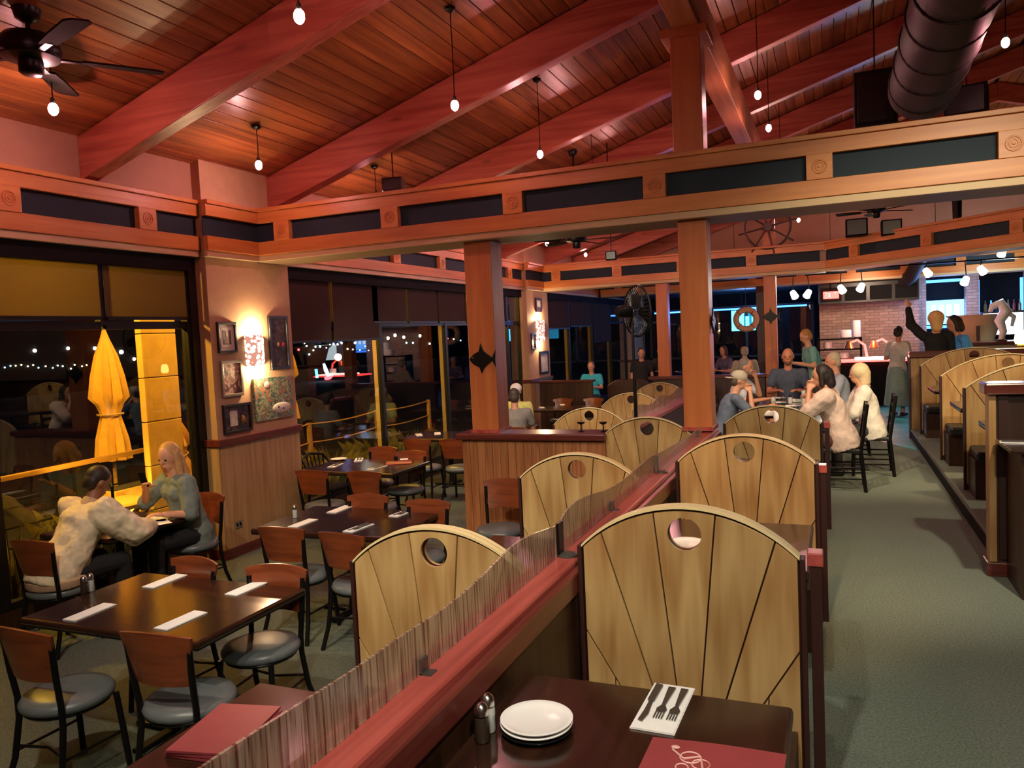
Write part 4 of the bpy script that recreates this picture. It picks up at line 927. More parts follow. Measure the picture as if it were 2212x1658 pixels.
def grass(label, c, n, h, sp, group='lit grass clumps outside the windows'):
    t = MB()
    for i in range(n):
        a = random.uniform(0, 2*PI); r = random.uniform(0, sp*.4); x, y = r*math.cos(a), r*math.sin(a); L = h*random.uniform(.6,1.1); bx, by = math.cos(a)*L*.45, math.sin(a)*L*.45; w = .012
        t.add([(x-w*math.sin(a),y+w*math.cos(a),0),(x+w*math.sin(a),y-w*math.cos(a),0),(x+bx*.5+w*.7*math.sin(a),y+by*.5-w*.7*math.cos(a),L*.7),(x+bx,y+by,L*.85),(x+bx*.5-w*.7*math.sin(a),y+by*.5+w*.7*math.cos(a),L*.7)], [(0,1,2,3,4)])
    o = t.build('grass_clump', 'foliage', loc=c); tag(o, label, 'plant', group); return o
for i, (x, y) in enumerate(((-7.0,4.7),(-7.2,5.7),(-6.9,8.2),(-7.1,9.1),(-7.2,10.0),(-7.0,11.0),(-7.1,12.2))):
    grass(('dark clump behind the beige jacket outside','yellow lit clump between the couple outside','yellow lit clump right of the column outside','yellow clump behind the spindle armchair outside','yellow clump under the middle mullion outside','clump outside behind the window table','clump outside near the two men')[i], (x,y,ZL-.1), 130, .75, .9)
for k, (x, y, r) in enumerate(((-7.1,4.1,.42),(-7.9,9.8,.4))):
    o = MB().ell((0,0,0), (r,r*1.1,r*.8), 18).build('boulder', 'stone', None, True, loc=(x,y,ZL+.1)); tag(o, ('pale boulder outside the near window beside the jacket','boulder outside the middle window')[k], 'boulder')
t = thing('patio_table', 'yellow lit patio table glimpsed between the couple', 'table', (-7.0,5.75,ZL-.1)); MB().lathe([(0,.70),(.4,.70),(.4,.74),(0,.74)], n=28).build('tabletop', 'patio_stucco', t); MB().tube([(0,0,0),(0,0,.7)], .03, 8).build('leg', 'black_metal', t); MB().lathe([(0,0),(.25,0),(.25,.03),(0,.03)], n=20).build('foot', 'black_metal', t)
# distant lights across the water
spots = [(75,757,'w',1.3),(147,752,'w',1.2),(205,752,'w',1.3),(262,760,'w',1.6),(290,775,'w',1.2)]
spots += [(8+13*i+random.uniform(-3,3), 790+random.uniform(-5,6), random.choice('wyc'), .55) for i in range(15)]
spots += [(655+9.5*i+random.uniform(-3,3), 748+random.uniform(-8,10), random.choice('wwcy'), random.uniform(.4,.9)) for i in range(16)]
spots += [(838,730,'w',1.3),(853,724,'w',1.4),(872,728,'w',1.2),(907,725,'w',1.2),(878,740,'c',.8),(892,740,'c',.8),(928,742,'w',.8),(1062,735,'y',.6),(1075,728,'c',.7),(645,755,'r',1),(668,765,'c',.8),(955,730,'c',.6),(968,731,'r',.5),(980,732,'w',.6),(995,735,'c',.6),(735,830,'w',.6),(788,822,'w',1.2),(925,800,'w',.7),(940,800,'w',.7),(943,810,'w',1)]
spots += [(1220,708,'w',.5),(1252,702,'y',.6),(1262,700,'y',.6),(1296,715,'w',1),(1296,726,'y',.8),(1288,770,'y',.8),(1445,700,'w',.6),(1460,712,'w',.8)]
protos = {}
for px, py, k, r in spots:
    p = onx(px, py, -46)
    if (k,) not in protos: o = MB().ell((0,0,0), 1, 10).build('shore_light', {'w':'city_white','y':'city_warm','c':'city_cyan','r':'city_red'}[k], None, True); protos[(k,)] = o
    else: o = protos[(k,)].copy(); COL.objects.link(o)
    o.location = p; s_ = r*.09*(p-EYE).length/60; o.scale = (s_, s_, s_)
    tag(o, 'tiny %s light shining in the night across the water' % {'w':'white','y':'amber','c':'cyan','r':'red'}[k], 'light', 'distant night lights')
t = thing('neon_sign', 'blurred red and blue neon sign far outside the middle window', 'sign', onx(708,805,-30)); t.scale = (.6,.6,.6)
MB().tube([(0,-.6,1.0),(0,-.3,.3),(0,.1,-.3)], [.12,.2,.16], 8).build('white_stroke', 'city_cyan', t, True); MB().tube([(0,-.4,-.55),(0,.3,-.5),(0,.8,-.25)], [.2,.22,.14], 8).build('red_stroke', 'city_red', t, True); MB().tube([(0,-2,.5),(0,-1.9,-.4)], .14, 8).build('blue_stroke', 'neon_cyan', t, True)
struct(MB().prism([(-40,-3.4),(270,-3.4),(270,5),(150,4.2),(110,4.2),(70,3.4),(40,4.4),(10,3.5),(-40,4)], 'yz', -50, -46.05).build('hill_shore', 'box_black'), 'dark far shore across the water')
a, c = onx(325,965,-7.35), onx(228,1065,-7.35)
t = thing('planter_box', 'bright yellow lit planter box outside between the couple', 'planter', (-7.35,(a.y+c.y)/2,ZL-.1)); hw = (a.y-c.y)/2; hh = c.z-ZL+.12
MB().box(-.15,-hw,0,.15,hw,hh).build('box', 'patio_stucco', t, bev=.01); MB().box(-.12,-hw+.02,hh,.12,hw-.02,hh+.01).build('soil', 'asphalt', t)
lamp('planter_light', 'SPOT', (-6.9,5.4,.9), 30, SODIUM, .05, (-7.3,5.9,.3), 110)
emit('head_glow', (1,.93,.8), 2.2)
# ------------------------------------------------------------------ right-hand pier, service shelf and platform partition
t = thing('partition_pier', 'dark paneled booth partition with pale edge at the right frame edge', 'partition', (1.0,6.26,0))
MB().box(.04,.02,.1,1.5,.12,1.29).build('panel', 'dark_wood', t); MB().box(0,0,.1,.045,.14,1.29).build('edge_post', 'maple_board', t, bev=.004); MB().box(-.02,-.02,0,.2,.16,.1).build('foot_block', 'cherry_rail_x', t, bev=.006)
MB().box(.06,.0,.12,.12,.02,1.28).build('stile', 'edge_dark', t); MB().box(-.03,-.05,1.29,1.55,.18,1.37).build('cap_rail', 'cherry_rail_x', t, bev=.012)
t = thing('service_shelf', 'dark service shelf with silver settings before the pier', 'counter', (1.65,6.0,0)); MB().box(-.62,-.3,.955,.6,.22,.985).build('top', 'table_wood', t, bev=.01); MB().box(-.55,-.24,0,.55,.2,.955).build('cabinet', 'dark_wood', t)
pw('white plate on the service shelf at the right frame edge', (1.32,5.92,.985), 0)
nap2('white napkin with cutlery on the service shelf by the pier', (1.16,6.02,.985), 1.45)
t = thing('bar_partition', 'wood partition with dark ledge closing the platform booths', 'partition', (1.1,13.3,0))
for i in range(24): MB().box(i*.3,0,.0,i*.3+.296,.1,1.24).build('board', 'maple_board', t)
MB().box(-.02,-.06,1.24,7.3,.2,1.33).build('ledge', 'cherry_rail_x', t, bev=.01); MB().box(-.03,-.02,0,0,.12,1.24).build('end_post', 'edge_dark', t)

# ------------------------------------------------------------------ bar and kitchen in the distance
bk = sthing('wall_kitchen', 'red brick kitchen wall'); MB().box(-.3,21.7,0,2.0,21.85,2.85).build('brickwork', 'brick', bk)
t = thing('range_hood', 'dark steel range hood on the brick wall', 'hood', (.85,21.35,2.28)); MB().prism([(-.34,0),(.34,0),(.34,.3),(.2,.5),(-.34,.5)], 'yz', -1.15, 1.1).build('canopy', 'hood_steel', t, bev=.01)
for k in range(4): MB().box(-1.1+.56*k,-.36,.06,-.62+.56*k,-.34,.4).build('filter', 'box_black', t)
t = thing('hood_duct', 'slanting black duct rising from the range hood', 'duct'); MB().tube([(1.62,21.2,2.7),(1.75,20.5,2.85),(1.95,19.6,3.4)], .16, 16).build('pipe', 'duct_black', t, True); MB().torus((1.75,20.5,2.85), .165, .015, None, 20, 6).build('collar', 'duct_black', t, True)
t = thing('kitchen_counter', 'black kitchen counter with red lit pass top', 'counter', (.75,18.6,0)); MB().box(-.6,-.35,0,.75,.35,.95).build('cabinet', 'box_black', t); MB().box(-.65,-.4,.95,.8,.4,.99).build('top', 'red_glow', t, bev=.01); MB().box(-.3,-.3,.99,.7,.3,1.03).build('ice_bed', 'white_glow', t, bev=.01)  # top and ice bed glow by themselves, for the red light falling there
lamp('pass_fill', 'POINT', (.8,18.4,1.5), 25, (1,.25,.2), .1)  # unseen fill light added for the red glow of the pass
for k, x in enumerate((.45,.95)):
    t = thing('heat_lamp', ('red curved heat lamp over the pass, left one','red curved heat lamp over the pass, right one')[k], 'lamp', (x,18.6,1.0)); MB().tube([(.25,0,0),(.2,0,.3),(.05,0,.42),(-.1,0,.36)], .025, 8).build('arm', 'red_glow', t, True); MB().lathe([(.1,-.1),(.05,.05),(0,.06)], (-.12,0,.34), 14).build('hood', 'brass', t, True)
t = thing('prep_shelf', 'black shelf of white dishes beside the brick wall', 'shelf', (.15,20.4,0))
for z in (.9,1.15,1.4): MB().box(-.5,-.2,z,.5,.2,z+.03).build('shelf_board', 'box_black', t)
for x in (-.48,.48): MB().box(x-.02,-.2,0,x+.02,.2,1.45).build('upright', 'box_black', t)
def cups(label, loc, r, h, m='ceramic'): t = thing('cup_stack', label, 'cups', loc, group='white ware by the kitchen'); MB().lathe([(r*.7,0),(r,.02),(r,h-.03),(r*.9,h),(0,h)], n=14).build('cups', m, t, True)
cups('tall white cup tower before the brick wall', (.55,20.6,1.43), .09, .42); cups('white bowl stack on the prep shelf', (.3,20.4,1.43), .13, .2); cups('white jug on the prep shelf', (-.1,20.4,1.18), .1, .18); cups('white dish pile on the low prep shelf', (.25,20.4,.93), .14, .16); cups('white tub beside the heat lamps', (1.15,18.6,1.03), .1, .14)
bb = sthing('wall_bar_back', 'dark blue lit bar back wall'); MB().box(2.0,22.6,0,9,22.7,2.85).build('backing', 'box_black', bb)
for x in (2.05,3.2,4.45): MB().box(x-.14,22.0,0,x+.14,22.3,2.84).build('pier', 'brick', bb)
for z, x0, x1 in ((2.7,2.2,3.05),(1.55,2.2,3.05)): MB().box(x0,22.28,z,x1,22.32,z+.07).build('neon_strip', 'neon_blue', bb)
for x in (3.36,4.28): MB().box(x-.03,22.28,1.6,x+.03,22.32,2.7).build('neon_upright', 'neon_blue', bb)
t = thing('menu_screen', 'bright blue screen with white figures behind the bar', 'screen', (2.62,22.2,1.95)); MB().box(-.42,-.03,-.3,.42,.03,.3).build('panel', 'screen_blue', t)
for k in range(4): MB().box(-.3+.17*k,-.036,-.12,-.2+.17*k,-.03,.18).build('figure', 'screen_white', t)
t = thing('bar_screen', 'large blank white screen at the right behind the bar', 'screen', (3.85,22.1,1.62)); MB().box(-.42,-.03,-.28,.42,.03,.26).build('panel', 'screen_white', t); MB().box(-.45,-.02,-.31,.45,.035,.29).build('bezel', 'box_black', t)
lamp('bar_blue_light', 'POINT', (2.6,21.3,2.2), 40, (.15,.35,1), .3); lamp('bar_white_light', 'POINT', (3.4,19.4,2.6), 60, (.8,.95,1), .3)  # unseen fill lights added for the neon glow and the pale arch
t = thing('bar_counter', 'wood bar counter with a pale plaster front', 'counter', (3.6,19.2,0)); MB().box(-1.4,-.35,0,2.6,.35,1.2).build('front', 'cream_trim', t); MB().box(-1.5,-.45,1.2,2.7,.45,1.27).build('top', 'cherry_rail_x', t, bev=.01)
t = thing('bar_arch', 'pale plaster arch before the bar screens', 'arch', (3.0,20.2,0)); MB().lathe([(.5,0),(.42,.9),(.36,1.3),(.5,1.75),(.62,1.85),(0,1.85)], n=24).build('column', 'cream_trim', t, True); MB().box(-.06,-.5,1.0,.0,-.42,1.6).build('slot', 'edge_dark', t)
t = thing('figurehead', 'white carved figurehead sculpture beside the bar arch', 'sculpture', (3.25,18.9,1.27)); MB().tube([(0,0,0),(.05,0,.2),(-.02,0,.42),(.1,0,.62),(.0,0,.8),(-.14,0,.74),(-.2,0,.62)], [.05,.07,.1,.12,.1,.07,.03], 12).build('body', 'ceramic', t, True); MB().tube([(.1,0,.6),(.24,0,.5),(.2,0,.3)], [.06,.05,.03], 10).build('scroll', 'ceramic', t, True); MB().box(-.1,-.1,-.0,.1,.1,.04).build('plinth', 'dark_wood', t)
t = thing('table_lamp', 'glowing orange table lamp at the right edge on the bar ledge', 'lamp', onz(2205,748,1.33)); MB().lathe([(0,0),(.05,0),(.05,.02),(.02,.04),(0,.04)], n=14).build('base', 'brass', t, True); MB().lathe([(.07,.04),(.09,.1),(.07,.22),(.04,.25)], n=16).build('shade', 'orange_lamp', t, True)
for k in range(7): tag(MB().lathe([(0,0),(.035,0),(.035,.16),(.014,.21),(.014,.28),(0,.28)], n=10).build('bottle', ('foliage','neon_blue','clear_glass','brass','stone','menu_red','frame_silver')[k], None, True, loc=(3.5+.12*k,22.2,1.9)), ('olive','blue','clear','amber','pale','red','silver')[k]+' bottle on the back bar shelf', 'bottle', 'bottles on the back bar')
tag(quick('back_bar_shelf', 'dark_wood', (3.4,22.05,1.86,4.3,22.4,1.9)), 'dark shelf of bottles behind the bar', 'shelf')
t = thing('lighting_track', 'black lighting track before the farthest frieze', 'track'); MB().box(-2.2,18.2,2.93,4.2,18.24,2.96).build('bar', 'black_metal', t)
for x in (-2,0,2,4): MB().tube([(x,18.22,2.95),(x,18.22,cz(x))], .006, 6).build('rod', 'black_metal', t)
def mini(label, px, py, aim):
    p = ony(px, py, 18.22); d = Vector(aim).normalized(); q = d.to_track_quat('Z','Y').to_matrix(); t = thing('far_spotlight', label, 'spotlight', p, group='white heads on the far lighting track')
    MB().lathe([(.03,-.1),(.06,-.08),(.08,.08),(.075,.085)], (0,0,0), 14, q).build('head', 'head_glow', t, True); MB().lathe([(0,.06),(.07,.06),(.07,.065),(0,.065)], (0,0,0), 14, q).build('lens', 'spot_face', t); MB().tube([tuple(q@Vector((0,0,-.08))),(0,0,max(.08, 2.94-p.z))], .01, 6).build('stem', 'black_metal', t)
for i, (px, py) in enumerate(((1715,636),(1745,634),(1818,624),(1860,620),(2003,588),(2085,606),(2121,583),(2165,545))): mini('white track head, number %s from the post under the farthest frieze' % ('one','two','three','four','five','six','seven','eight')[i], px, py, (.3*(-1)**i,-.5,-.6))
lamp('track_far_light', 'SPOT', (0,18.2,2.85), 120, WARM, .3, (-.2,14,.5), 110); lamp('track_far_light_kitchen', 'SPOT', (.8,19.6,2.7), 60, (1,.75,.55), .2, (.8,21.7,1.6), 110)
t = thing('exit_sign', 'glowing red exit sign left of the range hood', 'sign', ony(1795,637,20.95)); MB().tube([(0,.025,.08),(0,.025,.45)], .012, 6).build('hanger', 'black_metal', t); MB().box(-.18,0,-.09,.18,.05,.09).build('box', 'exit_red', t, bev=.01)
q = MB()
for k, segs in enumerate((((0,0,0,2),(0,0,1,0),(0,1,.8,1),(0,2,1,2)), ((0,0,1,2),(0,2,1,0)), ((.5,0,.5,2),), ((.5,0,.5,2),(0,2,1,2)))):
    for x0, z0, x1, z1 in segs: q.beam((-.13+.07*k+x0*.045,-.004,-.05+z0*.05),(-.13+.07*k+x1*.045,-.004,-.05+z1*.05),.012,.006)
q.build('lettering', 'screen_white', t)
t = thing('life_ring', 'pale life ring hung before the blue far window', 'life ring', (-1.96,20.0,2.0)); MB().torus((0,0,0), .24, .075, RX(PI/2), 32, 10).build('ring', 'wall_paint', t, True)
for k in range(4): a = PI/4+k*PI/2; MB().torus((.24*math.cos(a),0,.24*math.sin(a)), .078, .012, Matrix.Rotation(-a,3,'Y') @ RX(0), 14, 6).build('band', 'cherry_rail', t, True)
MB().tube([(0,0,.3),(0,0,.8)], .006, 6).build('cord', 'black_metal', t)
struct(quick('pillar_far', 'dark_wood', (-1.72,20.1,0,-1.5,20.35,2.8)), 'dark pillar beside the life ring')
wf = sthing('window_4', 'far blue night window'); quick('pane', 'window_glass', (-5.5,25.6,.9,-.6,25.61,2.4), parent=wf)
for z in (2.42,.85): quick('frame_bar', 'window_metal', (-5.6,25.55,z,-.5,25.65,z+.06), parent=wf)
for x in (-5.55,-4,-2.5,-.55): quick('mullion', 'window_metal', (x-.04,25.55,.85,x+.04,25.65,2.45), parent=wf)
quick('light_strip', 'neon_blue', (-5.4,25.5,2.36,-.7,25.53,2.41), parent=wf)
t = thing('blue_screen', 'bright cyan screen behind the life ring', 'screen', ony(1603,692,24.0)); MB().tube([(0,.0,.28),(0,.0,1.2)], .02, 6).build('ceiling_mount', 'black_metal', t); MB().box(-.3,-.03,-.3,.05,.03,.3).build('panel', 'neon_cyan', t); MB().box(.1,-.03,-.25,.2,.03,.12).box(.28,-.03,-.3,.38,.03,.1).build('bars', 'neon_cyan', t)
lamp('far_blue_light', 'POINT', (-2.2,23.0,2.3), 90, (.15,.3,1), .3)  # unseen blue fill added for the glow of the far window
for k, (x, y) in enumerate(((-3.2,18.2),(-1.6,18.0),(-.6,19.4))): tabA(('far dark table behind the middle window post','far dark table behind the middle aisle post','far dark table before the prep shelf')[k], (x,y,0), 0, 'far bar tables')
t = thing('booth_screen', 'curved dark leather booth seat beyond the small distant table', 'booth bench', (-4.1,16.6,ZL)); MB().prism([(-.5,0),(.5,0),(.5,1.0),(.3,1.12),(-.3,1.12),(-.5,1.0)], 'xz', -.08, .08).build('back', 'dark_wood', t, bev=.02); MB().box(-.48,.08,0,.48,.55,.45).build('seat', 'black_vinyl', t, bev=.03)

# ------------------------------------------------------------------ glassware on the group table
def glass(label, loc, h=.14, r=.035, fill=None):
    t = thing('drinking_glass', label, 'glass', loc, group='glasses on the group table'); MB().lathe([(r*.8,0),(r,h),(r-.002,h),(r*.8-.003,.008),(0,.008)], n=14).build('glass', 'clear_glass', t, True)
    if fill: MB().lathe([(0,.01),(r*.78,.01),(r*.9,h*.75),(0,h*.75)], n=14).build('drink', fill, t, True)
emit('orange_drink', (1,.25,.02), .5)  # drink glows by itself, brightness put into its colour
gl_ = [(-.62,9.55),(-.45,9.75),(-.25,9.6),(-.7,10.0),(-.4,10.1),(-.18,10.2),(-.6,10.45),(-.35,10.6),(-.75,10.9),(-.2,10.9),(-.55,11.2),(-.3,11.4),(-.7,11.7),(-.4,11.9)]
for i, (x, y) in enumerate(gl_):
    if i == 3: glass('glass of orange drink on the group table', (x,y,.75), .16, .04, 'orange_drink')
    else: glass('clear drinking glass among those on the group table', (x,y,.75), random.choice((.12,.15,.17)), .035, random.choice((None,'salt',None)))
for i, (x, y) in enumerate(((-.3,11.1),(-.7,11.3),(-.35,11.9),(-.75,12.0))): pw(('white plate before the grey-haired man','white plate before the bearded man','white plate near the far end of the group table, right','white plate near the far end of the group table, left')[i], (x,y,.75), 0)
for i, (x, y) in enumerate(((-.62,10.3),(-.25,10.55),(-.5,11.5),(-.15,11.7))): nap0(('crumpled white napkin near the orange drink','white napkin before the white-haired woman','white napkin in the middle of the far table end','white napkin before the grey-haired man')[i], (x,y,.75), .4*i, 'napkins on the group table', (1,.6,6))
for i, (x, y) in enumerate(((-.5,9.35),(-.72,9.7),(-.22,10.0),(-.5,10.8))): pw(('white plate at the near end of the group table','white plate before the man in the backward cap','white plate before the woman in the pink blouse','white plate in the middle of the group table')[i], (x,y,.75), 0)
t = thing('condiment_caddy', 'red and white condiment caddy on the third aisle booth table', 'caddy', onz(1662,896,.79)); 
MB().box(-.08,-.05,0,.08,.05,.05).build('tray', 'white_plastic', t, bev=.008); MB().lathe([(.03,.01),(.035,.08),(.02,.11),(0,.115)], (-.03,0,0), 12).build('jar', 'ceramic', t, True); MB().lathe([(.03,.01),(.035,.05),(.02,.09),(0,.095)], (.04,0,0), 12).build('jar', 'menu_red', t, True)
t = thing('condiment_bottle', 'red capped white squeeze bottle at the group table end', 'bottle', (-.6,9.25,.75)); MB().lathe([(0,0),(.04,0),(.04,.13),(.02,.15),(0,.15)], n=14).build('body', 'ceramic', t, True); MB().lathe([(.022,.15),(.02,.17),(.006,.2),(0,.2)], n=12).build('cap', 'menu_red', t, True)
# couple's table things
zt = ZL+.75
t = thing('place_mat', 'white paper menu sheet on the couple table', 'paper', (-5.42,4.95,zt), .4); MB().box(-.12,-.17,.001,.12,.17,.004).build('sheet', 'napkin_paper', t)
t = thing('place_card', 'pale menu sheet near the jacket elbow on the couple table', 'paper', (-5.3,4.72,zt), -.5); MB().box(-.11,-.16,.001,.11,.16,.004).build('sheet', 'napkin_paper', t)
t = thing('table_flower', 'dark bud vase with green leaf between the couple', 'vase', (-5.72,4.75,zt)); MB().lathe([(0,0),(.03,0),(.032,.05),(.014,.12),(.012,.28),(.016,.3),(0,.3)], n=14).build('vase', 'box_black', t, True); MB().prism([(0,.28),(-.03,.36),(-.04,.46),(-.01,.4)], 'xz', -.002, .002).build('leaf', 'leaf_green', t) if 'leaf_green' in MAT else None
for k, (px, py) in enumerate(((1172,938),(1190,935))):
    p = onz(px, py, .905); glass(('amber beer glass on the half wall ledge side table','clear glass beside the amber beer glass')[k], (-4.9+.15*k,10.6,zt), .17, .035, ('brass',None)[k])
# ------------------------------------------------------------------ people
_pm = {}
def cmat(c, rough=.85, kind='cloth'):
    k = (c, kind)
    if k not in _pm:
        n = '%s_%d' % (kind, len(_pm)); plain(n, lin(*c), rough, noise=.1 if kind != 'skin' else .03, scale=25, bump=.15 if kind == 'cloth' else 0); _pm[k] = n
    return _pm[k]
def remesh(mb, name, m, parent, vox, smooth=3):
    me = bpy.data.meshes.new(name); me.from_pydata(mb.v, [], mb.f)
    bm = bmesh.new(); bm.from_mesh(me); bmesh.ops.recalc_face_normals(bm, faces=bm.faces[:]); bm.to_mesh(me); bm.free()
    me.materials.append(MAT[m]); o = bpy.data.objects.new(name, me); COL.objects.link(o); o.parent = parent
    r = o.modifiers.new('remesh', 'REMESH'); r.mode = 'VOXEL'; r.voxel_size = vox; r.use_smooth_shade = True
    s_ = o.modifiers.new('smooth', 'SMOOTH'); s_.factor = .5; s_.iterations = smooth
    return o
V = Vector
def loft(mb, secs, side, n=20):
    vs = []
    for k, (c, rx, ry) in enumerate(secs):
        up = (secs[min(k+1,len(secs)-1)][0]-secs[max(k-1,0)][0]).normalized(); f = up.cross(side).normalized()
        vs += [c+side*rx*math.cos(2*PI*i/n)+f*ry*math.sin(2*PI*i/n) for i in range(n)]
    m = len(secs); fs = [[i*n+k, i*n+(k+1)%n, (i+1)*n+(k+1)%n, (i+1)*n+k] for i in range(m-1) for k in range(n)]
    return mb.add(vs, fs+[list(range(n))[::-1], [(m-1)*n+k for k in range(n)]])
_tex = {}
def wrinkle(o, strength, size=.09):
    if size not in _tex: x = bpy.data.textures.new('folds', 'CLOUDS'); x.noise_scale = size; x.noise_depth = 2; _tex[size] = x
    d = o.modifiers.new('folds', 'DISPLACE'); d.texture = _tex[size]; d.strength = strength; d.mid_level = .5; d.texture_coords = 'LOCAL'
def person(label, loc, rz, shirt=(90,95,110), pants=(40,40,48), hair=(60,45,35), skin=(205,150,120), seat=.46, lean=8, arms=('table','table'), sleeve='short', hairstyle='short',
           hyaw=0, hpitch=10, vox=.014, s=1.0, cap=None, skirt=False, female=False, twist=0, loose=0, group=None, hold=None, shoes=(30,28,28), beard=None, jacket=False):
    t = thing('person', label, 'person', loc, rz, group); t.scale = (s, s, s)
    sit = seat is not None; l = math.radians(lean); sk = cmat(skin, .5, 'skin')
    hz = (seat/s+.11) if sit else .92
    hip = V((0,0,hz)); up = V((0, math.sin(l), math.cos(l))); waist = hip+up*.16; chest = hip+up*.36; nb = hip+up*.52 + V((0,.01,0))
    sw = .165 if female else .19; R = RZ(twist); side = R @ V((1,0,0))
    hd = up.lerp(V((0,.25,1)).normalized(), .6).normalized(); head = nb+hd*.185; Hm = RZ(hyaw) @ RX(-math.radians(hpitch))
    sh = {e: nb - up*.045 + side*e*sw for e in (-1, 1)}
    hj = {e: hip+V((e*.09,0,-.02)) for e in (-1, 1)}
    if sit: kn = {e: hj[e]+V((e*.05,.43,-.0)) for e in (-1, 1)}; an = {e: V((kn[e].x, kn[e].y+.0, .09)) for e in (-1, 1)}
    else: kn = {e: hj[e]+V((e*.01,.02,-.42)) for e in (-1, 1)}; an = {e: V((e*.1,-.02,.08)) for e in (-1, 1)}
    el, wr = {}, {}
    for e, a in zip((-1, 1), arms):
        if a == 'table': el[e] = sh[e]+V((e*.07,.10,-.26)); wr[e] = V((e*.13, el[e].y+.23, el[e].z+.03))
        elif a == 'far': el[e] = sh[e]+V((e*.08,.20,-.2)); wr[e] = V((e*.1, el[e].y+.24, el[e].z-.02))
        elif a == 'chin': el[e] = sh[e]+V((e*.02,.2,-.2)); wr[e] = head+V((e*.05,.13,-.16))
        elif a == 'mouth': el[e] = sh[e]+V((e*.1,.16,-.2)); wr[e] = head+V((e*.05,.2,-.25))
        elif a == 'raise': el[e] = sh[e]+V((e*.16,.06,.18)); wr[e] = el[e]+V((e*.02,.06,.25))
        elif a == 'hold': el[e] = sh[e]+V((e*.08,.0,-.27)); wr[e] = el[e]+V((-e*.06,.23,.04))
        else: el[e] = sh[e]+V((e*.05,-.02,-.28)); wr[e] = el[e]+V((e*.01,.06,-.25))
    def fwd(a, b): return (b-a).normalized()
    # continuous body
    B = MB()
    k_ = .92 if female else 1.0
    def torso(g, hem=-.1, lo=0): return [(hip+up*hem, .15+g+lo, .115+g+lo), (hip, .168+g+lo*.7, .125+g+lo*.7), (hip+up*.14, (.14 if not lo else .165)*k_+g+lo*.6, .10+g+lo*.5), (hip+up*.27, .152*k_+g+lo*.4, .108+g+lo*.4), (hip+up*.38, .168*k_+g+lo*.2, .115+g+lo*.2), (hip+up*.46, .150*k_+g, .09+g), (hip+up*.515, .075+g*.5, .062+g*.5)]
    loft(B, torso(0), side); B.cap(sh[-1], sh[1], .056, .056)
    B.cap(nb-up*.03, head-hd*.05, .058, .052); B.ell(head+Hm@V((0,.0,.02)), (.076,.092,.105), 20, Hm); B.ell(head+Hm@V((0,.03,-.055)), (.054,.06,.06), 14, Hm)
    if female: B.ell(chest+V((.06,.08,.02)), .07, 12).ell(chest+V((-.06,.08,.02)), .07, 12)
    fine = vox < .012
    B.ell(head+Hm@V((0,.096,-.008)), (.013,.02,.018), 10, Hm).ell(head+Hm@V((0,.088,.012)), (.01,.014,.025), 10, Hm)
    B.ell(head+Hm@V((0,.082,-.052)), (.024,.014,.012), 10, Hm)
    for e in (-1, 1):
        B.ell(head+Hm@V((e*.077,-.005,-.002)), (.012,.02,.032), 10, Hm)
        B.cap(sh[e], el[e], .05, .041); B.cap(el[e], wr[e], .041, .028)
        d = fwd(el[e], wr[e]); u = d.cross(V((0,0,1))).normalized(); palm = wr[e]+d*.055; cu = -d.cross(u) if d.cross(u).z > 0 else d.cross(u)
        pm = Matrix((u, d, cu)).transposed(); B.ell(palm, (.04,.05,.019), 12, pm)
        for k, L in enumerate((.062,.075,.07,.055)):
            b0 = palm+d*.035+u*(-.029+.0195*k); b1 = b0+d*L*.5+cu*.008; b2 = b1+(d*.6+cu*.5)*L*.55; B.cap(b0, b1, .0098, .009, 8); B.cap(b1, b2, .009, .0075, 8)
        b0 = wr[e]+d*.03-u*e*.03; b1 = b0-u*e*.028+d*.03+cu*.006; B.cap(b0, b1, .0125, .011, 8); B.cap(b1, b1+d*.03+cu*.008, .011, .009, 8)
        B.cap(hj[e], kn[e], .085, .058); B.cap(kn[e], an[e], .056, .038); B.cap(an[e]+V((0,-.03,-.04)), an[e]+V((0,.14,-.05)), .036, .03)
    remesh(B, 'body', sk, t, vox, 2)
    for e in (-1, 1):
        ey = MB().ell(head+Hm@V((e*.031,.081,.012)), (.011,.006,.007), 10, Hm).build('eye', 'box_black', t, True)
    MB().ell(head+Hm@V((0,.0935,-.053)), (.02,.004,.0045), 10, Hm).build('lips', cmat((165,85,75), .5, 'lip'), t, True)
    # clothes
    T = MB(); g = .014+loose
    loft(T, torso(g-loose, -.13 if loose else -.11, loose), side); T.cap(sh[-1], sh[1], .058+g*.5, .058+g*.5)
    if female: T.ell(chest+V((.06,.08,.02)), .078, 12).ell(chest+V((-.06,.08,.02)), .078, 12)
    for e in (-1, 1):
        if sleeve == 'long': T.cap(sh[e], el[e], .062+g*.9, .058+g*.8); T.cap(el[e], wr[e]-fwd(el[e],wr[e])*.02, .058+g*.8, .042+g*.5)
        elif sleeve == 'elbow': T.cap(sh[e], el[e].lerp(wr[e], .12), .058+g*.8, .048+g*.6)
        elif sleeve == 'short': T.cap(sh[e], sh[e].lerp(el[e], .62), .058+g*.8, .06+g*.5)
        else: T.cap(sh[e], sh[e].lerp(el[e], .05), .05+g*.3, .045)
    so = remesh(T, 'shirt', cmat(shirt), t, max(vox, .01), 3); wrinkle(so, .02+loose*.3, .11)
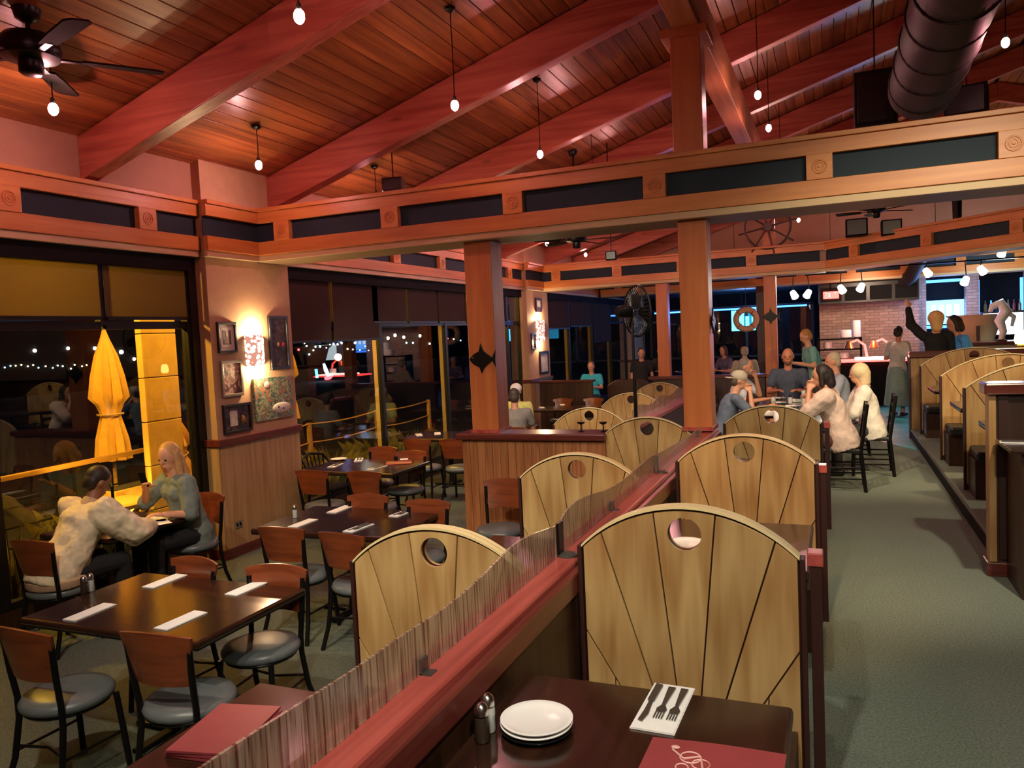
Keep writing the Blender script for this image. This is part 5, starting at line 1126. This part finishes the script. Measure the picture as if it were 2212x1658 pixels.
    if jacket:
        x = bpy.data.textures.new('jacket_folds', 'WOOD'); x.wood_type = 'BANDNOISE'; x.noise_basis_2 = 'SIN'; x.noise_scale = .22; x.turbulence = 6
        dm = so.modifiers.new('bands', 'DISPLACE'); dm.texture = x; dm.strength = .022; dm.mid_level = .5; dm.texture_coords = 'LOCAL'
        wb = MB(); loft(wb, [(hip+V((0,-.02,-.095)), .17+loose, .14+loose), (hip+V((0,-.02,-.085)), .178+loose, .148+loose), (hip+V((0,-.02,-.04)), .178+loose, .148+loose), (hip+V((0,-.02,-.03)), .165+loose, .135+loose)], side, 28); wb.build('waistband', cmat((190,158,130)), t, True)
        cl = MB(); loft(cl, [(nb-up*.03, .085, .08), (nb+up*.02, .085, .082), (nb+up*.05, .078, .076), (nb+up*.05, .066, .064), (nb-up*.03, .07, .066)], side, 24); cl.build('collar', cmat((190,158,130)), t, True)
    K = MB(); K.ell(hip+V((0,-.01,-.01)), (.178,.132,.115), 16)
    if skirt:
        if sit: K.cap(hip+V((0,.1,0)), hip+V((0,.42,-.02)), .17, .17)
        else: K.lathe([(.15,.05),(.19,-.1),(.23,-.5),(.26,-.72),(0,-.72)], hip, 20)
    else:
        for e in (-1, 1): K.cap(hj[e], kn[e], .096, .07); K.cap(kn[e], an[e]+V((0,0,.02)), .068, .055)
    remesh(K, 'skirt' if skirt else 'trousers', cmat(pants), t, max(vox, .01), 4)
    for e in (-1, 1):
        MB().cap(an[e]+V((0,-.035,-.045)), an[e]+V((0,.15,-.055)), .045, .036).build('shoe', cmat(shoes, .5, 'shoe'), t, True)
    # hair
    Hh = MB(); hm = cmat(hair, .6, 'hair')
    if hairstyle != 'bald':
        Hh.ell(head+Hm@V((0,-.022,.045)), (.086,.092,.092), 18, Hm); Hh.ell(head+Hm@V((0,-.05,-.005)), (.08,.06,.085), 16, Hm)
        if hairstyle in ('long', 'bob'):
            for e in (-1, 1): Hh.cap(head+Hm@V((e*.07,-.01,.04)), head+Hm@V((e*.078,-.0,-.09)), .03, .032)
            Hh.cap(head+Hm@V((0,-.07,.03)), head+Hm@V((0,-.08,-.09)), .065, .06)
        if hairstyle == 'long':
            for e in (-1, 1): Hh.cap(head+Hm@V((e*.075,0,-.06)), sh[e]*.45+nb*.55+V((e*.0,-.02,-.12)), .034, .028)
            Hh.cap(head+Hm@V((0,-.08,-.05)), nb+V((0,-.12,-.2)), .07, .05)
        if hairstyle == 'bun': Hh.ell(head+Hm@V((0,-.11,.04)), .05, 12)
        if hairstyle == 'puffy': Hh.ell(head+Hm@V((0,-.035,.04)), (.115,.115,.11), 18, Hm); Hh.cap(head+Hm@V((0,-.06,0)), head+Hm@V((0,-.06,-.1)), .1, .08)
        remesh(Hh, 'hair', hm, t, max(.008, vox*.8), 3)
    else:
        for e in (-1, 1): Hh.cap(head+Hm@V((e*.072,-.02,.0)), head+Hm@V((e*.05,-.075,-.01)), .022, .028)
        remesh(Hh, 'hair', hm, t, max(.008, vox*.8), 3)
    if beard:
        remesh(MB().cap(head+Hm@V((-.055,.03,-.05)), head+Hm@V((0,.072,-.085)), .022, .028).cap(head+Hm@V((.055,.03,-.05)), head+Hm@V((0,.072,-.085)), .022, .028), 'beard', cmat(beard, .7, 'hair'), t, max(.008, vox*.8), 2)
    if cap:
        col, back = cap; cp = MB().ell(head+Hm@V((0,-.008,.055)), (.096,.106,.085), 20, Hm); cp.v = [v for v in cp.v]
        c = remesh(cp, 'cap', cmat(col), t, max(.008, vox*.8), 2)
        y = -1 if back else 1
        MB().prism([(-.07,y*.05),(.07,y*.05),(.075,y*.11),(.05,y*.165),(0,y*.18),(-.05,y*.165),(-.075,y*.11)], 'xy', .03, .04).xf(RX(-.15*y)).xf(Hm, head).build('brim', cmat(col), c)
    if hold == 'phone':
        w = wr[1]+fwd(el[1], wr[1])*.08; MB().box(-.035,-.005,-.07,.035,.005,.07).xf(Hm, w+V((0,.02,.05))).build('phone_held', 'box_black', t, bev=.004)
    return t
# the couple by the near window
person('person in a beige jacket leaning over the table by the near window', (-5.42,3.98,ZL), -.08, (222,206,176), (25,24,26), (40,28,22), (150,100,75), .46, 34, ('far','far'), 'long', hpitch=32, vox=.009, loose=.05, hyaw=-.2, jacket=True)
person('blonde woman in a grey cardigan holding a phone at the near window', (-5.36,5.26,ZL), PI-.25, (120,132,128), (24,24,28), (196,150,100), (222,165,135), .46, 14, ('hold','mouth'), 'elbow', 'long', hpitch=18, hyaw=.35, vox=.009, female=True, loose=.02, hold='phone')
# two men behind the half wall post
person('man in a white cap and yellow shirt at the middle window', (-4.78,11.75,ZL), PI, (215,215,130), (60,60,70), (70,60,50), (205,150,115), .46, 4, ('table','table'), 'short', hpitch=8, cap=((235,232,225), False), group=None)
person('balding man in a grey shirt seen from behind beyond the half wall', (-4.36,10.55,ZL), .35, (128,122,118), (40,40,46), (60,48,40), (190,135,105), .46, 8, ('table','table'), 'short', hpitch=10)
# the group table
person('man in a grey backward cap and plaid shirt at the group table', (-1.3,9.72,0), -PI/2+.25, (96,108,128), (50,55,70), (90,75,60), (205,150,120), .46, 22, ('chin','chin'), 'short', hpitch=14, cap=((178,168,150), True), s=.94)
person('grey-bearded man leaning on his hand on the left of the group table', (-1.34,11.6,0), -PI/2-.1, (190,195,205), (60,60,66), (120,112,104), (205,145,115), .46, 14, ('chin','table'), 'short', hpitch=8, beard=(150,140,130))
person('man in a navy shirt facing forward at the head of the group table', (-.64,12.75,0), PI, (74,84,104), (40,40,46), (90,70,55), (205,135,105), .46, 4, ('table','table'), 'short', 'bald', hpitch=4, s=1.08, beard=(110,80,60))
person('dark-haired woman in a pink blouse leaning on her hands', (.08,9.2,0), PI/2-.1, (226,202,188), (90,50,48), (32,22,20), (205,150,120), .46, 16, ('chin','chin'), 'elbow', 'bob', hpitch=8, female=True, loose=.05)
person('grey-haired man in a pale shirt on the right of the group table', (.14,11.75,0), PI/2+.2, (160,170,190), (60,60,66), (185,172,150), (215,155,125), .46, 10, ('table','table'), 'short', 'short', hpitch=8, s=1.03)
person('white-haired woman in a white shawl on the right of the group table', (.42,10.15,0), PI/2+.1, (236,232,222), (60,60,64), (225,205,165), (215,160,130), .46, 12, ('table','table'), 'elbow', 'puffy', hpitch=10, female=True, loose=.04, s=.93)
person('person in a teal shirt standing beyond the group table', (-.25,14.4,0), PI*.6, (112,168,165), (70,66,60), (170,120,60), (205,150,120), None, 14, ('hold','hold'), 'short', 'short', hpitch=25)
person('woman in a pale top and long patterned skirt standing near the kitchen pass', (1.13,16.4,0), -.5, (205,200,185), (130,150,142), (50,32,26), (195,135,105), None, 4, ('hold','down'), 'short', 'bun', hpitch=10, female=True, skirt=True, s=.97)
person('blond woman in black seen from behind over the bar ledge', (1.56,14.2,0), .1, (20,20,24), (26,26,30), (214,176,116), (215,160,130), None, 4, ('raise','down'), 'long', 'puffy', hpitch=6, female=True, s=1.1)
person('dark-haired person in a bright blue shirt leaning beyond the bar ledge', (2.05,14.35,0), 1.9, (70,150,225), (40,40,46), (24,20,20), (190,135,105), None, 20, ('down','down'), 'short', 'bob', hpitch=16, s=1.08)
gp = 'diners far behind the pedestal fan'
person('man in a cyan shirt seen through the far window glass', (-5.25,17.6,ZL), PI, (60,190,220), (50,50,60), (120,100,80), (215,160,130), .56, 4, ('table','table'), 'short', hpitch=6, vox=.02, group=gp)
person('diner in black patterned shirt behind the pedestal fan pole', (-4.25,18.4,ZL), PI+.3, (40,38,44), (30,30,34), (70,50,40), (215,160,130), None, 4, ('down','down'), 'short', hpitch=6, vox=.02, group=gp)
person('taller diner beside the patterned shirt behind the pedestal fan', (-3.85,18.9,0), PI-.3, (56,66,60), (30,30,34), (90,70,50), (215,160,130), .5, 4, ('table','table'), 'short', 'bald', hpitch=6, vox=.02, group=gp)
person('diner in dark blue between the middle window post and divider post', (-3.0,18.9,0), PI/2, (44,52,120), (30,30,34), (60,50,80), (170,140,170), .46, 10, ('table','chin'), 'long', hpitch=10, vox=.02, group=gp)
person('diner in purple grey beyond the divider post', (-2.35,19.3,0), PI*.8, (98,88,120), (30,30,34), (70,36,30), (200,140,120), .46, 10, ('table','table'), 'short', 'bob', hpitch=10, vox=.02, female=True, group=gp)
person('diner in pale grey turned away beyond the divider post', (-1.75,17.4,0), .2, (172,160,140), (40,40,44), (160,148,130), (200,150,120), .46, 6, ('table','table'), 'long', hpitch=6, vox=.02, group=gp)
